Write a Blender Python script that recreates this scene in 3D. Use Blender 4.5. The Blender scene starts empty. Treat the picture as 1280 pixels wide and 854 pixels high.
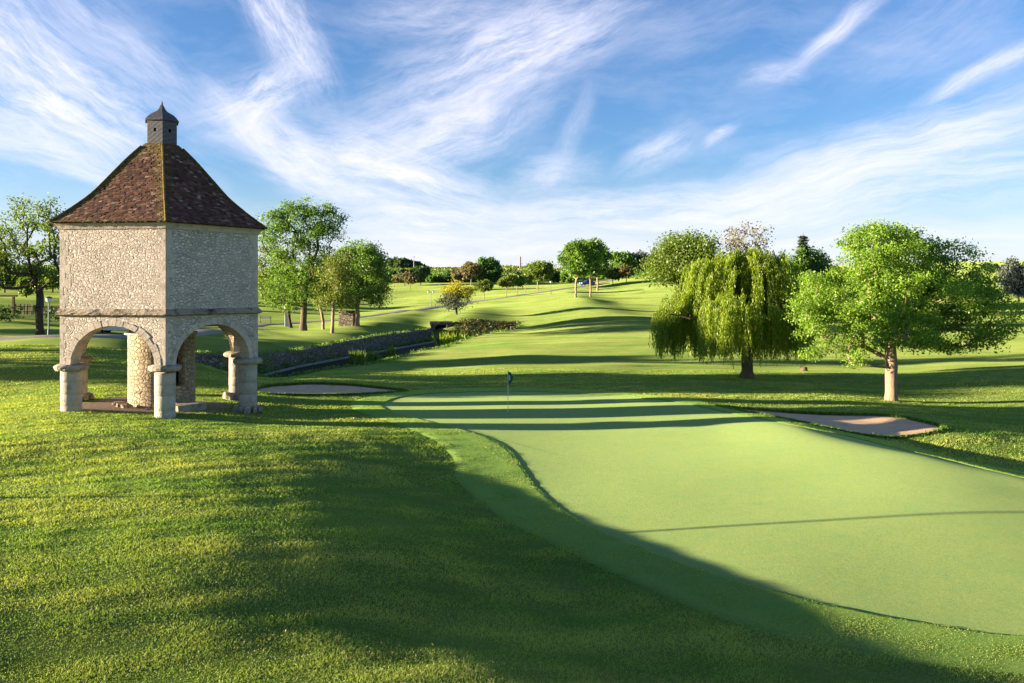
import bpy, math, random
import numpy as np
from mathutils import Vector, Matrix

rng = np.random.default_rng(7)
random.seed(7)
R = math.radians
scene = bpy.context.scene
COL = scene.collection

# ------------------------------------------------------------------ camera, sky, sun, exposure
CAM_H, FPX, HOR = 6.0, 1000.0, 362.0          # eye height, focal length in photo pixels, eye-level row
cam_data = bpy.data.cameras.new('camera')
cam = bpy.data.objects.new('camera', cam_data)
COL.objects.link(cam)
cam.location = (0, 0, CAM_H)
cam.rotation_euler = (R(90), 0, 0)
cam_data.sensor_width = 36.0
cam_data.lens = 36.0 * FPX / 1280.0
cam_data.shift_y = (HOR - 427.0) / 1280.0
cam_data.clip_start, cam_data.clip_end = 0.1, 12000
scene.camera = cam

SUN_EL, SUN_PHI = R(6.9), R(6.2)
SUN_STRENGTH, SKY_STRENGTH, EXPOSURE = 4.2, 0.056, 2.48
LDIR = Vector((math.cos(SUN_PHI) * math.cos(SUN_EL), math.sin(SUN_PHI) * math.cos(SUN_EL), -math.sin(SUN_EL)))
sd = bpy.data.lights.new('sun', 'SUN')
sd.energy, sd.angle, sd.color = SUN_STRENGTH, R(0.5), (1.0, 0.83, 0.60)
so = bpy.data.objects.new('sun', sd)
COL.objects.link(so)
so.rotation_euler = LDIR.to_track_quat('-Z', 'Y').to_euler()
so.location = (-60, -10, 40)
scene.view_settings.view_transform = 'Standard'
scene.view_settings.look = 'None'
scene.view_settings.gamma = 1
scene.view_settings.use_curve_mapping = False
scene.view_settings.exposure = EXPOSURE
scene.cycles.max_bounces = 6
scene.cycles.diffuse_bounces = 3
scene.cycles.transparent_max_bounces = 8

world = bpy.data.worlds.new('World')
scene.world = world
world.use_nodes = True


class NB:
    """small helper to write node trees"""
    def __init__(s, tree):
        s.t = tree
        tree.nodes.clear()

    def n(s, kind, **kw):
        nd = s.t.nodes.new(kind)
        for k, v in kw.items():
            setattr(nd, k, v)
        return nd

    def link(s, a, b):
        s.t.links.new(a, b)

    def val(s, sock, v):
        if isinstance(v, bpy.types.NodeSocket):
            s.link(v, sock)
        else:
            sock.default_value = v

    def math(s, op, a, b=0.0, c=0.0, clamp=False):
        nd = s.n('ShaderNodeMath', operation=op, use_clamp=clamp)
        for i, v in enumerate((a, b, c)):
            s.val(nd.inputs[i], v)
        return nd.outputs[0]

    def vmath(s, op, a, b=(0, 0, 0)):
        nd = s.n('ShaderNodeVectorMath', operation=op)
        s.val(nd.inputs[0], a)
        s.val(nd.inputs[1], b)
        return nd.outputs[0]

    def noise(s, vec, scale, detail=4, rough=0.55, dist=0.0, color=False):
        nd = s.n('ShaderNodeTexNoise')
        if vec is not None:
            s.link(vec, nd.inputs['Vector'])
        nd.inputs['Scale'].default_value = scale
        nd.inputs['Detail'].default_value = detail
        nd.inputs['Roughness'].default_value = rough
        nd.inputs['Distortion'].default_value = dist
        return nd.outputs['Color' if color else 'Fac']

    def voronoi(s, vec, scale, feature='F1', rand=1.0, out='Distance'):
        nd = s.n('ShaderNodeTexVoronoi', feature=feature)
        if vec is not None:
            s.link(vec, nd.inputs['Vector'])
        nd.inputs['Scale'].default_value = scale
        nd.inputs['Randomness'].default_value = rand
        return nd.outputs[out]

    def mapping(s, vec, loc=(0, 0, 0), rot=(0, 0, 0), sc=(1, 1, 1), kind='POINT'):
        nd = s.n('ShaderNodeMapping', vector_type=kind)
        s.link(vec, nd.inputs['Vector'])
        nd.inputs['Location'].default_value = loc
        nd.inputs['Rotation'].default_value = rot
        nd.inputs['Scale'].default_value = sc
        return nd.outputs[0]

    def ramp(s, fac, lo, hi, a=0.0, b=1.0, smooth=False):
        nd = s.n('ShaderNodeMapRange', interpolation_type='SMOOTHSTEP' if smooth else 'LINEAR')
        s.val(nd.inputs['Value'], fac)
        nd.inputs['From Min'].default_value = lo
        nd.inputs['From Max'].default_value = hi
        nd.inputs['To Min'].default_value = a
        nd.inputs['To Max'].default_value = b
        return nd.outputs[0]

    def mix(s, fac, a, b, blend='MIX'):
        nd = s.n('ShaderNodeMix', data_type='RGBA', blend_type=blend)
        s.val(nd.inputs[0], fac)
        for i, v in ((6, a), (7, b)):
            if isinstance(v, tuple) and len(v) == 3:
                v = (*v, 1)
            s.val(nd.inputs[i], v)
        return nd.outputs[2]

    def bump(s, h, strength=1.0, dist=0.02, normal=None):
        nd = s.n('ShaderNodeBump')
        s.link(h, nd.inputs['Height'])
        nd.inputs['Strength'].default_value = strength
        nd.inputs['Distance'].default_value = dist
        if normal is not None:
            s.link(normal, nd.inputs['Normal'])
        return nd.outputs[0]


def build_world():
    b = NB(world.node_tree)
    sky = b.n('ShaderNodeTexSky', sky_type='NISHITA')
    sky.sun_disc = False
    sky.sun_elevation = SUN_EL
    sky.sun_rotation = math.atan2(-math.cos(SUN_PHI), -math.sin(SUN_PHI)) % (2 * math.pi)
    sky.altitude = 100
    sky.air_density = 1.0
    sky.dust_density = 0.4
    sky.ozone_density = 2.2
    geo = b.n('ShaderNodeTexCoord').outputs['Generated']
    sep = b.n('ShaderNodeSeparateXYZ')
    b.link(geo, sep.inputs[0])
    az = b.math('ARCTAN2', sep.outputs[0], sep.outputs[1])      # bearing, 0 = north (+Y)
    el = b.math('ARCSINE', sep.outputs[2])
    comb = b.n('ShaderNodeCombineXYZ')
    b.link(az, comb.inputs[0])
    b.link(el, comb.inputs[1])
    p0 = comb.outputs[0]
    # wind-bent coordinates
    w1 = b.noise(p0, 4.0, 3, 0.5, color=True)
    w1 = b.vmath('SUBTRACT', w1, (0.5, 0.5, 0.5))
    sc = b.n('ShaderNodeVectorMath', operation='SCALE')
    b.link(w1, sc.inputs[0])
    sc.inputs['Scale'].default_value = 0.07
    p1 = b.vmath('ADD', p0, sc.outputs[0])
    w2 = b.noise(p0, 17.0, 3, 0.5, color=True)
    w2 = b.vmath('SUBTRACT', w2, (0.5, 0.5, 0.5))
    sc2 = b.n('ShaderNodeVectorMath', operation='SCALE')
    b.link(w2, sc2.inputs[0])
    sc2.inputs['Scale'].default_value = 0.016
    p1 = b.vmath('ADD', p1, sc2.outputs[0])

    def ae(u, v):
        x, z = (u - 640) / FPX, (HOR - v) / FPX
        return math.atan2(x, 1.0), math.asin(z / math.sqrt(1 + x * x + z * z))
    # bearing-and-height cloud banks: (u, v, half length, half width, tilt, strength, fibre stretch)
    banks = [
        (50, 105, 230, 95, -28, 0.95, 5.0), (160, 60, 150, 40, -32, 0.5, 6.0),
        (340, 30, 140, 42, -52, 0.95, 4.0), (325, 125, 90, 42, 25, 0.95, 3.0),
        (350, 175, 120, 40, -38, 0.9, 5.0), (470, 215, 200, 60, -14, 0.95, 5.0),
        (640, 70, 240, 75, 24, 0.85, 5.0), (560, 20, 150, 40, 5, 0.5, 5.0), (560, 165, 190, 62, 22, 0.75, 5.0),
        (1045, 42, 95, 16, 38, 0.7, 6.0), (1235, 85, 100, 15, 22, 0.75, 6.0),
        (825, 185, 75, 22, 22, 0.6, 5.0), (905, 168, 34, 10, 20, 0.75, 4.0), (965, 103, 50, 18, 5, 0.5, 4.0),
        (1120, 185, 290, 50, 14, 0.75, 8.0), (1060, 240, 330, 60, 8, 0.8, 9.0), (820, 262, 300, 50, 2, 0.85, 6.0),
        (560, 280, 220, 45, -4, 0.85, 6.0), (520, 318, 420, 40, 0, 0.8, 8.0), (1000, 315, 420, 40, 2, 0.65, 9.0),
        (75, 195, 170, 20, -14, 0.6, 7.0), (110, 222, 120, 12, -14, 0.6, 7.0), (40, 160, 150, 26, -8, 0.5, 7.0),
        (690, 215, 80, 34, 10, 0.5, 4.0), (720, 160, 80, 20, 60, 0.25, 4.0), (870, 30, 160, 50, 20, 0.18, 6.0),
        (1180, 20, 160, 60, 30, 0.22, 6.0),
        # banks beyond the frame
        (-420, 60, 300, 120, -20, 0.7, 5.0), (1800, 120, 380, 120, 15, 0.6, 7.0),
    ]
    dens = None
    for i, (u, v, hl, hw, tilt, st, fib) in enumerate(banks):
        a, e = ae(u, v)
        loc = b.mapping(p1, (a, e, 0), (0, 0, R(tilt)), (hl / FPX, hw / FPX, 1.0), kind='TEXTURE')
        ln = b.n('ShaderNodeVectorMath', operation='LENGTH')
        b.link(loc, ln.inputs[0])
        m = b.ramp(ln.outputs['Value'], 0.15, 1.15, 1.0, 0.0, smooth=True)
        loc2 = b.mapping(p1, (a + i * 1.7, e, i * 0.83), (0, 0, R(tilt)), (fib * 0.11, 0.11, 1.0), kind='TEXTURE')
        fibre = b.noise(loc2, 4.6, 11, 0.74, 0.25)
        fibre = b.ramp(fibre, 0.38, 0.62, 0.0, 1.0)
        soft = b.math('MULTIPLY_ADD', m, 0.55, -0.10)
        d = b.math('MULTIPLY_ADD', fibre, m, 0.0)
        d = b.math('MULTIPLY_ADD', d, 0.72, b.math('MULTIPLY', b.math('MULTIPLY', m, m), 0.26))
        d = b.math('MULTIPLY', d, st, clamp=True)
        inv = b.math('SUBTRACT', 1.0, d)
        dens = inv if dens is None else b.math('MULTIPLY', dens, inv)
    dens = b.math('SUBTRACT', 1.0, dens, clamp=True)
    veil = b.ramp(el, 0.0, 0.15, 0.55, 0.0, smooth=True)
    thin = b.ramp(b.noise(b.mapping(p1, sc=(3, 9, 1)), 2.0, 6, 0.62), 0.44, 0.78, 0.0, 0.22)
    keep = b.math('MULTIPLY', b.math('SUBTRACT', 1.0, veil), b.math('SUBTRACT', 1.0, thin))
    keep = b.math('MULTIPLY', keep, b.math('SUBTRACT', 1.0, dens))
    cloud = b.math('SUBTRACT', 1.0, keep, clamp=True)
    up = b.ramp(el, -0.02, 0.0, 0.0, 1.0)
    cloud = b.math('MULTIPLY', cloud, up)
    hsv = b.n('ShaderNodeHueSaturation')
    hsv.inputs['Saturation'].default_value = SKY_SAT
    hsv.inputs['Value'].default_value = SKY_VAL
    b.link(sky.outputs[0], hsv.inputs['Color'])
    skyc = b.mix(1.0, hsv.outputs[0], SKY_TINT, 'MULTIPLY')
    col = b.mix(cloud, skyc, CLOUD_COL)
    bg = b.n('ShaderNodeBackground')
    b.link(col, bg.inputs['Color'])
    bg.inputs['Strength'].default_value = SKY_STRENGTH
    out = b.n('ShaderNodeOutputWorld')
    b.link(bg.outputs[0], out.inputs[0])


SKY_SAT, SKY_VAL, SKY_TINT, CLOUD_COL = 1.0, 0.96, (0.55, 0.73, 1.04), (3.5, 3.45, 4.0)
build_world()
world.cycles.sampling_method = 'MANUAL'
world.cycles.sample_map_resolution = 512

# ------------------------------------------------------------------ terrain heights
def P(u, v, d):
    return ((u - 640) / FPX * d, d, CAM_H - (v - HOR) / FPX * d)

CTRL_PIX = [
    # foreground lawn and its flank down to the green
    (0, 854, 7.2), (300, 854, 7.4), (640, 854, 8.0), (0, 700, 11.5), (250, 700, 12.0), (400, 700, 13.0),
    (0, 600, 18.5), (250, 600, 19.0), (430, 600, 21.7), (0, 530, 29.5), (120, 540, 27.5), (300, 545, 28.4), (430, 545, 30.0),
    (600, 560, 29.8), (520, 600, 23.6), (600, 640, 21.1), (680, 660, 20.0), (500, 700, 13.9), (640, 740, 14.4), (760, 760, 14.6),
    (780, 760, 14.6), (900, 780, 13.6), (760, 810, 11.4), (900, 806, 12.0), (1000, 815, 12.4), (760, 854, 9.5), (900, 854, 10.2), (1050, 854, 11.1), (1280, 854, 12.0), (560, 780, 11.6),
    # green
    (800, 620, 23.2), (1000, 600, 24.5), (1280, 612, 23.2), (1280, 720, 16.4), (1000, 720, 16.5), (700, 540, 33.5),
    (900, 540, 33.0), (640, 510, 40.0), (500, 505, 41.5), (500, 492, 46.0), (850, 505, 41.0), (700, 490, 47.0),
    (1000, 538, 32.4), (1160, 571, 27.2), (1280, 600, 24.2),
    # right of the green
    (1060, 541, 34.3), (1175, 537, 35.0), (1110, 521, 38.4), (1150, 562, 32.0), (1280, 588, 29.0), (1280, 540, 37.2), (1114, 500, 48.6), (933, 472, 57.5),
    (1280, 500, 48.6), (1280, 460, 63.5), (1100, 450, 71.0), (700, 478, 52.0), (985, 516, 39.4), (820, 480, 52.5),
    # left bunker and tower
    (420, 487, 46.0), (420, 502, 41.0), (400, 475, 51.0), (350, 520, 36.0), (207, 524, 32.0), (312, 518, 35.3), (88, 515, 32.6),
    (290, 500, 39.4), (200, 507, 36.5), (103, 503, 36.2),
    # left lawn
    (0, 500, 38.0), (0, 460, 46.0), (0, 425, 56.0), (48, 418, 58.0), (150, 424, 58.0), (270, 418, 84.0), (230, 455, 52.0),
    # canal banks
    (330, 470, 58.0), (380, 467, 60.0), (440, 456, 66.0), (500, 445, 75.0), (580, 425, 90.0), (650, 410, 105.0),
    (330, 447, 66.0), (430, 429, 82.0), (545, 408, 114.0),
    # far lawn and road
    (379, 413, 98.0), (330, 410, 98.0), (446, 407, 104.0), (560, 396, 130.0), (400, 402, 118.0), (450, 397, 128.0), (520, 388, 145.0),
    (600, 376, 170.0), (690, 363, 205.0), (740, 357, 225.0),
    (480, 380, 172.0), (500, 365, 210.0), (550, 352, 260.0), (650, 355, 250.0), (480, 350, 280.0), (480, 337, 450.0), (600, 336, 450.0),
    (700, 338, 450.0),
    (640, 430, 82.0), (570, 393, 122.0), (700, 400, 110.0), (800, 440, 74.0), (800, 400, 105.0), (720, 371, 150.0), (780, 385, 130.0),
    (800, 360, 190.0), (800, 346, 240.0), (860, 343, 260.0),
    (1270, 440, 75.0), (1270, 400, 110.0), (1265, 370, 160.0), (1260, 341, 240.0), (930, 400, 110.0), (930, 350, 230.0),
    (0, 395, 80.0), (40, 375, 120.0), (0, 355, 180.0), (60, 361, 170.0), (0, 342, 300.0), (150, 410, 75.0), (200, 397, 108.0),
    (200, 362, 220.0), (340, 386, 140.0), (340, 366, 200.0),
]
CTRL_XYZ = [(0, 0, 3.0), (-8, 3, 2.8), (-15, 10, 2.3), (-25, 20, 1.8), (-40, 30, 1.7), (0, -20, 4.0), (-30, -10, 2.6), (20, 0, -.3),
            (14, 8, 0.0), (30, 20, -.4), (-60, 50, 3.0), (-100, 100, 6.0), (100, 50, 0.5), (150, 150, 6.0), (60, 40, -.3),
            (-200, 200, 12), (200, 300, 15), (0, 800, 26), (-400, 600, 24), (400, 600, 26), (0, -200, 7), (-200, 0, 6), (200, 0, 2),
            (1500, 1500, 20), (-1500, 1500, 20), (0, 2500, 16), (-1500, -600, 10), (1500, -600, 10)]
N_FORE = [i for i, c in enumerate(CTRL_PIX) if c[2] < 25 and c[1] >= 600 and c[0] <= 1050 and not (c[0] >= 800 and c[1] < 740)]
for i in N_FORE:                                # how much of the bank's height is kept
    u_, v_, d_ = CTRL_PIX[i]
    z_ = (CAM_H - (v_ - HOR) / FPX * d_) * 0.72
    CTRL_PIX[i] = (u_, v_, (CAM_H - z_) / ((v_ - HOR) / FPX))
pts = np.array([P(*c) for c in CTRL_PIX] + CTRL_XYZ, float)
WS = 22.0


def warp(x, y):
    return np.stack([np.arcsinh(np.asarray(x) / WS), np.arcsinh(np.asarray(y) / WS)], -1)


def tps_k(r2):
    return np.where(r2 > 1e-12, 0.5 * r2 * np.log(np.maximum(r2, 1e-12)), 0.0)


cw = warp(pts[:, 0], pts[:, 1])
nC = len(cw)
K = tps_k(((cw[:, None] - cw[None]) ** 2).sum(-1)) + np.eye(nC) * 2e-4
Pm = np.concatenate([np.ones((nC, 1)), cw], 1)
A = np.block([[K, Pm], [Pm.T, np.zeros((3, 3))]])
sol = np.linalg.solve(A, np.concatenate([pts[:, 2], np.zeros(3)]))


def sines(k, seed, fmin, fmax, dim=3):
    g = np.random.default_rng(seed)
    d = g.normal(size=(k, dim))
    d /= np.linalg.norm(d, axis=1, keepdims=True)
    f = np.exp(g.uniform(math.log(fmin), math.log(fmax), k))
    return d * f[:, None], g.uniform(0, 6.28, k)


def snoise(p, S):
    return np.sin(p @ S[0].T + S[1]).sum(-1) / math.sqrt(len(S[1]) / 2.0)      # about unit variance


S_BUMP = sines(14, 3, 0.35, 1.1, 2)
S_BIG = sines(10, 5, 0.06, 0.16, 2)
S_MID = sines(14, 6, 0.30, 0.75, 2)


def t_base(x, y):
    x = np.asarray(x, float)
    y = np.asarray(y, float)
    shp = x.shape
    w = warp(x.ravel(), y.ravel())
    z = np.empty(len(w))
    for i in range(0, len(w), 40000):
        ww = w[i:i + 40000]
        z[i:i + 40000] = tps_k(((ww[:, None] - cw[None]) ** 2).sum(-1)) @ sol[:nC] + sol[nC] + ww @ sol[nC + 1:]
    return z.reshape(shp)


# canal between a stone wall (far side) and a grass bank (near side)
WALL_XY = [(-23.7, 50.0), (-20.46, 66.0), (-17.2, 82.0), (-10.9, 114.0)]
BANK_XY = [(-20.0, 50.0), (-18.0, 57.5), (-15.6, 60.0), (-13.2, 66.0), (-10.5, 75.0), (-5.4, 90.0), (-1.6, 99.0), (0.9, 106.0), (1.6, 114.0)]


def sstep(a, b, x):
    t = np.clip((x - a) / (b - a), 0, 1)
    return t * t * (3 - 2 * t)


def canal_mask(x, y):
    xw = np.interp(y, [p[1] for p in WALL_XY], [p[0] for p in WALL_XY])
    xb = np.interp(y, [p[1] for p in BANK_XY], [p[0] for p in BANK_XY])
    m = sstep(0, 1.1, xb - x) * sstep(-0.05, 0.12, x - xw)
    end = sstep(54, 57, y) * (1 - sstep(106, 115, y))
    return m * end


# bunkers as closed outlines given on the ground
BUNKERS = {}


def bunker_r(x, y):
    """0 at the middle, 1 on the rim, for the nearest bunker; returns the carve depth"""
    dep = np.zeros_like(x)
    for c, th, rr, d in BUNKERS.values():
        a = np.arctan2(y - c[1], x - c[0])
        r = np.hypot(x - c[0], y - c[1]) / np.interp(a, th, rr, period=2 * math.pi)
        dep = np.maximum(dep, d * (1 - sstep(0.55, 1.0, r)) + (r < 1.0) * 0.14)
    return dep


def T(x, y):
    x = np.asarray(x, float)
    y = np.asarray(y, float)
    z = t_base(x, y)
    q = np.stack([x, y], -1)
    rough = sstep(28, 60, np.hypot(x, y)) * 0.10 + 0.012
    z = z + snoise(q, S_BIG) * rough + snoise(q, S_MID) * sstep(30, 70, np.hypot(x, y)) * 0.055
    z = z + snoise(q, S_BUMP) * 0.012
    m = canal_mask(x, y)
    z = z * (1 - m) + (-1.0) * m
    return z


def T_mesh(x, y):
    return T(x, y) - bunker_r(np.asarray(x, float), np.asarray(y, float))


def Tz(x, y):
    return float(T(np.array([x]), np.array([y]))[0])


_DS = np.concatenate([np.arange(4, 60, 0.05), np.arange(60, 200, 0.2), np.arange(200, 1500, 1.0)])


def hit(u, v, dmin=4.0, dmax=1500.0):
    """where the sight line through photo pixel (u, v) meets the ground"""
    d = _DS[(_DS >= dmin) & (_DS <= dmax)]
    x = (u - 640) / FPX * d
    zr = CAM_H - (v - HOR) / FPX * d
    zt = T(x, d)
    below = np.nonzero(zt >= zr)[0]
    if len(below) == 0:
        i = int(np.argmin(zr - zt))
    else:
        i = int(below[0])
    return np.array([x[i], d[i], zt[i]])


def polar(world_pts, c=None, n=360):
    w = np.array(world_pts)[:, :2]
    if c is None:
        c = w.mean(0)
    # densify with a closed Catmull-Rom curve
    k = len(w)
    out = []
    for i in range(k):
        p0, p1, p2, p3 = w[i - 1], w[i], w[(i + 1) % k], w[(i + 2) % k]
        for t in np.linspace(0, 1, 14, endpoint=False):
            out.append(0.5 * ((2 * p1) + (-p0 + p2) * t + (2 * p0 - 5 * p1 + 4 * p2 - p3) * t * t + (-p0 + 3 * p1 - 3 * p2 + p3) * t ** 3))
    o = np.array(out) - c
    a = np.arctan2(o[:, 1], o[:, 0])
    r = np.hypot(o[:, 0], o[:, 1])
    th = np.linspace(-math.pi, math.pi, n, endpoint=False)
    s = np.argsort(a)
    return np.array(c), th, np.interp(th, a[s], r[s], period=2 * math.pi)


BUNKERS['a'] = (*polar([hit(*q) for q in ((318, 489), (335, 483), (380, 480), (430, 481), (475, 485), (506, 489), (470, 492), (420, 494), (370, 494), (335, 493))]), 0.22)
BUNKERS['b'] = (*polar([P(u, v, 6.1 / ((v - 362) / 1000.0)) for u, v in ((900, 514), (960, 516), (1040, 519), (1110, 521), (1150, 527), (1178, 536), (1120, 542),
                                                   (1060, 541), (1000, 534), (940, 522))]), 0.13)

# ------------------------------------------------------------------ object helpers
def new_mesh(name, verts, faces, mat=None, parent=None, smooth=False, attr=None, loc=None):
    """verts (n,3); faces: (m,k) array or list of lists"""
    me = bpy.data.meshes.new(name)
    verts = np.asarray(verts, np.float32)
    if isinstance(faces, np.ndarray):
        m, k = faces.shape
        me.vertices.add(len(verts))
        me.vertices.foreach_set('co', verts.ravel())
        me.loops.add(m * k)
        me.loops.foreach_set('vertex_index', faces.astype(np.int32).ravel())
        me.polygons.add(m)
        me.polygons.foreach_set('loop_start', np.arange(0, m * k, k, dtype=np.int32))
        me.polygons.foreach_set('loop_total', np.full(m, k, np.int32))
        me.update(calc_edges=True)
    else:
        me.from_pydata([tuple(map(float, v)) for v in verts], [], faces)
        me.update()
    if attr is not None:
        for an, av in attr.items():
            at = me.attributes.new(an, 'FLOAT', 'POINT')
            at.data.foreach_set('value', np.asarray(av, np.float32))
    if smooth:
        me.polygons.foreach_set('use_smooth', np.ones(len(me.polygons), bool))
    if mat:
        me.materials.append(mat)
    o = bpy.data.objects.new(name, me)
    COL.objects.link(o)
    if parent is not None:
        o.parent = parent
    if loc is not None:
        o.location = loc
    return o


def tag(o, label, cat, group=None):
    o['label'] = label
    o['category'] = cat
    if group:
        o['group'] = group
    return o


def thing(name, label, cat, loc, rotz=0.0, group=None):
    o = bpy.data.objects.new(name, None)
    o.empty_display_size = 0.3
    COL.objects.link(o)
    o.location = loc
    o.rotation_euler = (0, 0, rotz)
    return tag(o, label, cat, group)


def structure(o, kind='structure'):
    o['kind'] = kind
    return o


class MB:
    """collects shapes into one mesh"""
    def __init__(s):
        s.v, s.f, s.a = [], [], []

    def add(s, vs, fs, a=0.5):
        k = len(s.v)
        s.v += [tuple(map(float, p)) for p in vs]
        s.f += [[i + k for i in f] for f in fs]
        s.a += [a] * len(vs)

    def box(s, c, size, rz=0.0, a=0.5, jit=0.0, taper=1.0):
        cx, cy, cz = c
        hx, hy, hz = size[0] / 2, size[1] / 2, size[2] / 2
        vs = []
        for z, t in ((-hz, 1.0), (hz, taper)):
            for x, y in ((-hx, -hy), (hx, -hy), (hx, hy), (-hx, hy)):
                x2, y2 = x * t + random.uniform(-jit, jit), y * t + random.uniform(-jit, jit)
                vs.append((cx + x2 * math.cos(rz) - y2 * math.sin(rz), cy + x2 * math.sin(rz) + y2 * math.cos(rz), cz + z + random.uniform(-jit, jit)))
        s.add(vs, [[3, 2, 1, 0], [4, 5, 6, 7], [0, 1, 5, 4], [1, 2, 6, 5], [2, 3, 7, 6], [3, 0, 4, 7]], a)

    def lathe(s, c, prof, n=20, a=0.5, jit=0.0):
        vs, fs = [], []
        ph = [[1 + random.uniform(-jit, jit) for _ in range(n)] for _ in prof]
        for j, (r, z) in enumerate(prof):
            for i in range(n):
                t = 2 * math.pi * i / n
                rr = r * ph[j][i]
                vs.append((c[0] + rr * math.cos(t), c[1] + rr * math.sin(t), c[2] + z))
        for j in range(len(prof) - 1):
            for i in range(n):
                i2 = (i + 1) % n
                fs.append([j * n + i, j * n + i2, (j + 1) * n + i2, (j + 1) * n + i])
        fs.append([i for i in range(n)][::-1])
        fs.append([(len(prof) - 1) * n + i for i in range(n)])
        s.add(vs, fs, a)

    def tube(s, p, q, r0, r1, n=6, a=0.5):
        p, q = Vector(p), Vector(q)
        d = (q - p)
        if d.length < 1e-6:
            return
        d.normalize()
        e = d.orthogonal().normalized()
        g = d.cross(e)
        vs = []
        for c, r in ((p, r0), (q, r1)):
            for i in range(n):
                t = 2 * math.pi * i / n
                vs.append(c + (e * math.cos(t) + g * math.sin(t)) * r)
        fs = [[i, (i + 1) % n, n + (i + 1) % n, n + i] for i in range(n)]
        fs += [list(range(n))[::-1], list(range(n, 2 * n))]
        s.add(vs, fs, a)

    def build(s, name, mat, parent=None, smooth=False):
        o = new_mesh(name, np.array(s.v), s.f, mat, parent, smooth, {'tint': s.a})
        return o


def bevel(o, w=0.02, seg=2):
    m = o.modifiers.new('bevel', 'BEVEL')
    m.width = w
    m.segments = seg
    m.limit_method = 'ANGLE'
    return o


# ------------------------------------------------------------------ materials
def new_mat(name):
    m = bpy.data.materials.new(name)
    m.use_nodes = True
    return m, NB(m.node_tree)


def finish(b, color, rough=0.9, normal=None, spec=0.2, metallic=0.0):
    p = b.n('ShaderNodeBsdfPrincipled')
    b.val(p.inputs['Base Color'], color if not (isinstance(color, tuple) and len(color) == 3) else (*color, 1))
    b.val(p.inputs['Roughness'], rough)
    p.inputs['Specular IOR Level'].default_value = spec
    p.inputs['Metallic'].default_value = metallic
    if normal is not None:
        b.link(normal, p.inputs['Normal'])
    o = b.n('ShaderNodeOutputMaterial')
    b.link(p.outputs[0], o.inputs[0])


def m_simple(name, c1, c2=None, scale=6.0, rough=0.8, bump=0.0, spec=0.25, metallic=0.0):
    m, b = new_mat(name)
    co = b.n('ShaderNodeTexCoord').outputs['Object']
    n = b.noise(co, scale, 5, 0.6)
    c2 = c2 or tuple(x * 0.7 for x in c1)
    col = b.mix(b.ramp(n, 0.3, 0.7), c1, c2)
    finish(b, col, rough, b.bump(n, bump, 0.02) if bump else None, spec, metallic)
    return m


def m_grass(name, ca, cb, cc, kind):
    """kind: lawn / green / fringe"""
    m, b = new_mat(name)
    co = b.n('ShaderNodeTexCoord').outputs['Object']
    big = b.noise(co, 0.10, 4, 0.6)
    mid = b.noise(co, 0.7, 5, 0.6, 0.4)
    fine = b.noise(co, 9.0 if kind == 'lawn' else 16.0, 6, 0.75)
    # mower marks: long soft streaks, bent by a wide wobble
    streak = b.noise(b.mapping(co, rot=(0, 0, R(8)), sc=(0.07, 0.8, 1.0)), 1.0, 7, 0.66, 1.2)
    col = b.mix(b.ramp(big, 0.32, 0.68), ca, cb)
    col = b.mix(b.math('MULTIPLY', b.ramp(mid, 0.42, 0.72), 0.55), col, cc)
    if kind == 'lawn':
        col = b.mix(b.math('MULTIPLY', b.ramp(streak, 0.42, 0.66), 0.8), col, cc)
        st2 = b.noise(b.mapping(co, rot=(0, 0, R(-6)), sc=(0.05, 0.33, 1.0)), 1.0, 6, 0.6, 0.7)
        col = b.mix(b.math('MULTIPLY', b.ramp(st2, 0.48, 0.62), 0.7), col, b.mix(1.0, col, (0.62, 0.74, 0.66), 'MULTIPLY'))
        dead = b.ramp(b.noise(co, 2.4, 7, 0.72), 0.60, 0.72)
        col = b.mix(b.math('MULTIPLY', dead, 0.5), col, (0.21, 0.17, 0.06))
    else:
        col = b.mix(b.math('MULTIPLY', b.ramp(streak, 0.40, 0.68), 0.45), col, cb)
        patch = b.noise(co, 2.6, 8, 0.78, 0.3)
        col = b.mix(b.ramp(patch, 0.46, 0.66, 0.0, 0.6), col, b.mix(1.0, col, (1.10, 1.00, 0.82), 'MULTIPLY'))
        col = b.mix(b.ramp(patch, 0.50, 0.34, 0.0, 0.6), col, b.mix(1.0, col, (0.78, 0.92, 0.98), 'MULTIPLY'))
    col = b.mix(b.ramp(fine, 0.25, 0.75, 0.0, 0.6), col, b.mix(1.0, col, (0.42, 0.46, 0.40), 'MULTIPLY'))
    if kind != 'lawn':
        grain = b.noise(co, 38.0, 5, 0.85)
        col = b.mix(b.ramp(grain, 0.40, 0.64, 0.0, 0.55), col, b.mix(1.0, col, (0.60, 0.72, 0.55), 'MULTIPLY'))
    h = b.noise(co, 5.0 if kind == 'lawn' else 12.0, 8, 0.8)
    st = {'lawn': (1.0, 0.34), 'green': (0.8, 0.045), 'fringe': (1.0, 0.14)}[kind]
    nrm = b.bump(h, *st)
    if kind == 'lawn':
        nrm = b.bump(streak, 0.6, 0.20, nrm)
        nrm = b.bump(mid, 0.5, 0.35, nrm)
    d = b.n('ShaderNodeBsdfDiffuse')
    b.link(col, d.inputs[0])
    b.link(nrm, d.inputs['Normal'])
    sh = b.n('ShaderNodeBsdfSheen')
    b.link(col, sh.inputs[0])
    sh.inputs['Roughness'].default_value = 0.55
    ad = b.n('ShaderNodeAddShader')
    b.link(d.outputs[0], ad.inputs[0])
    b.link(sh.outputs[0], ad.inputs[1])
    o = b.n('ShaderNodeOutputMaterial')
    b.link(ad.outputs[0], o.inputs[0])
    return m


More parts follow.
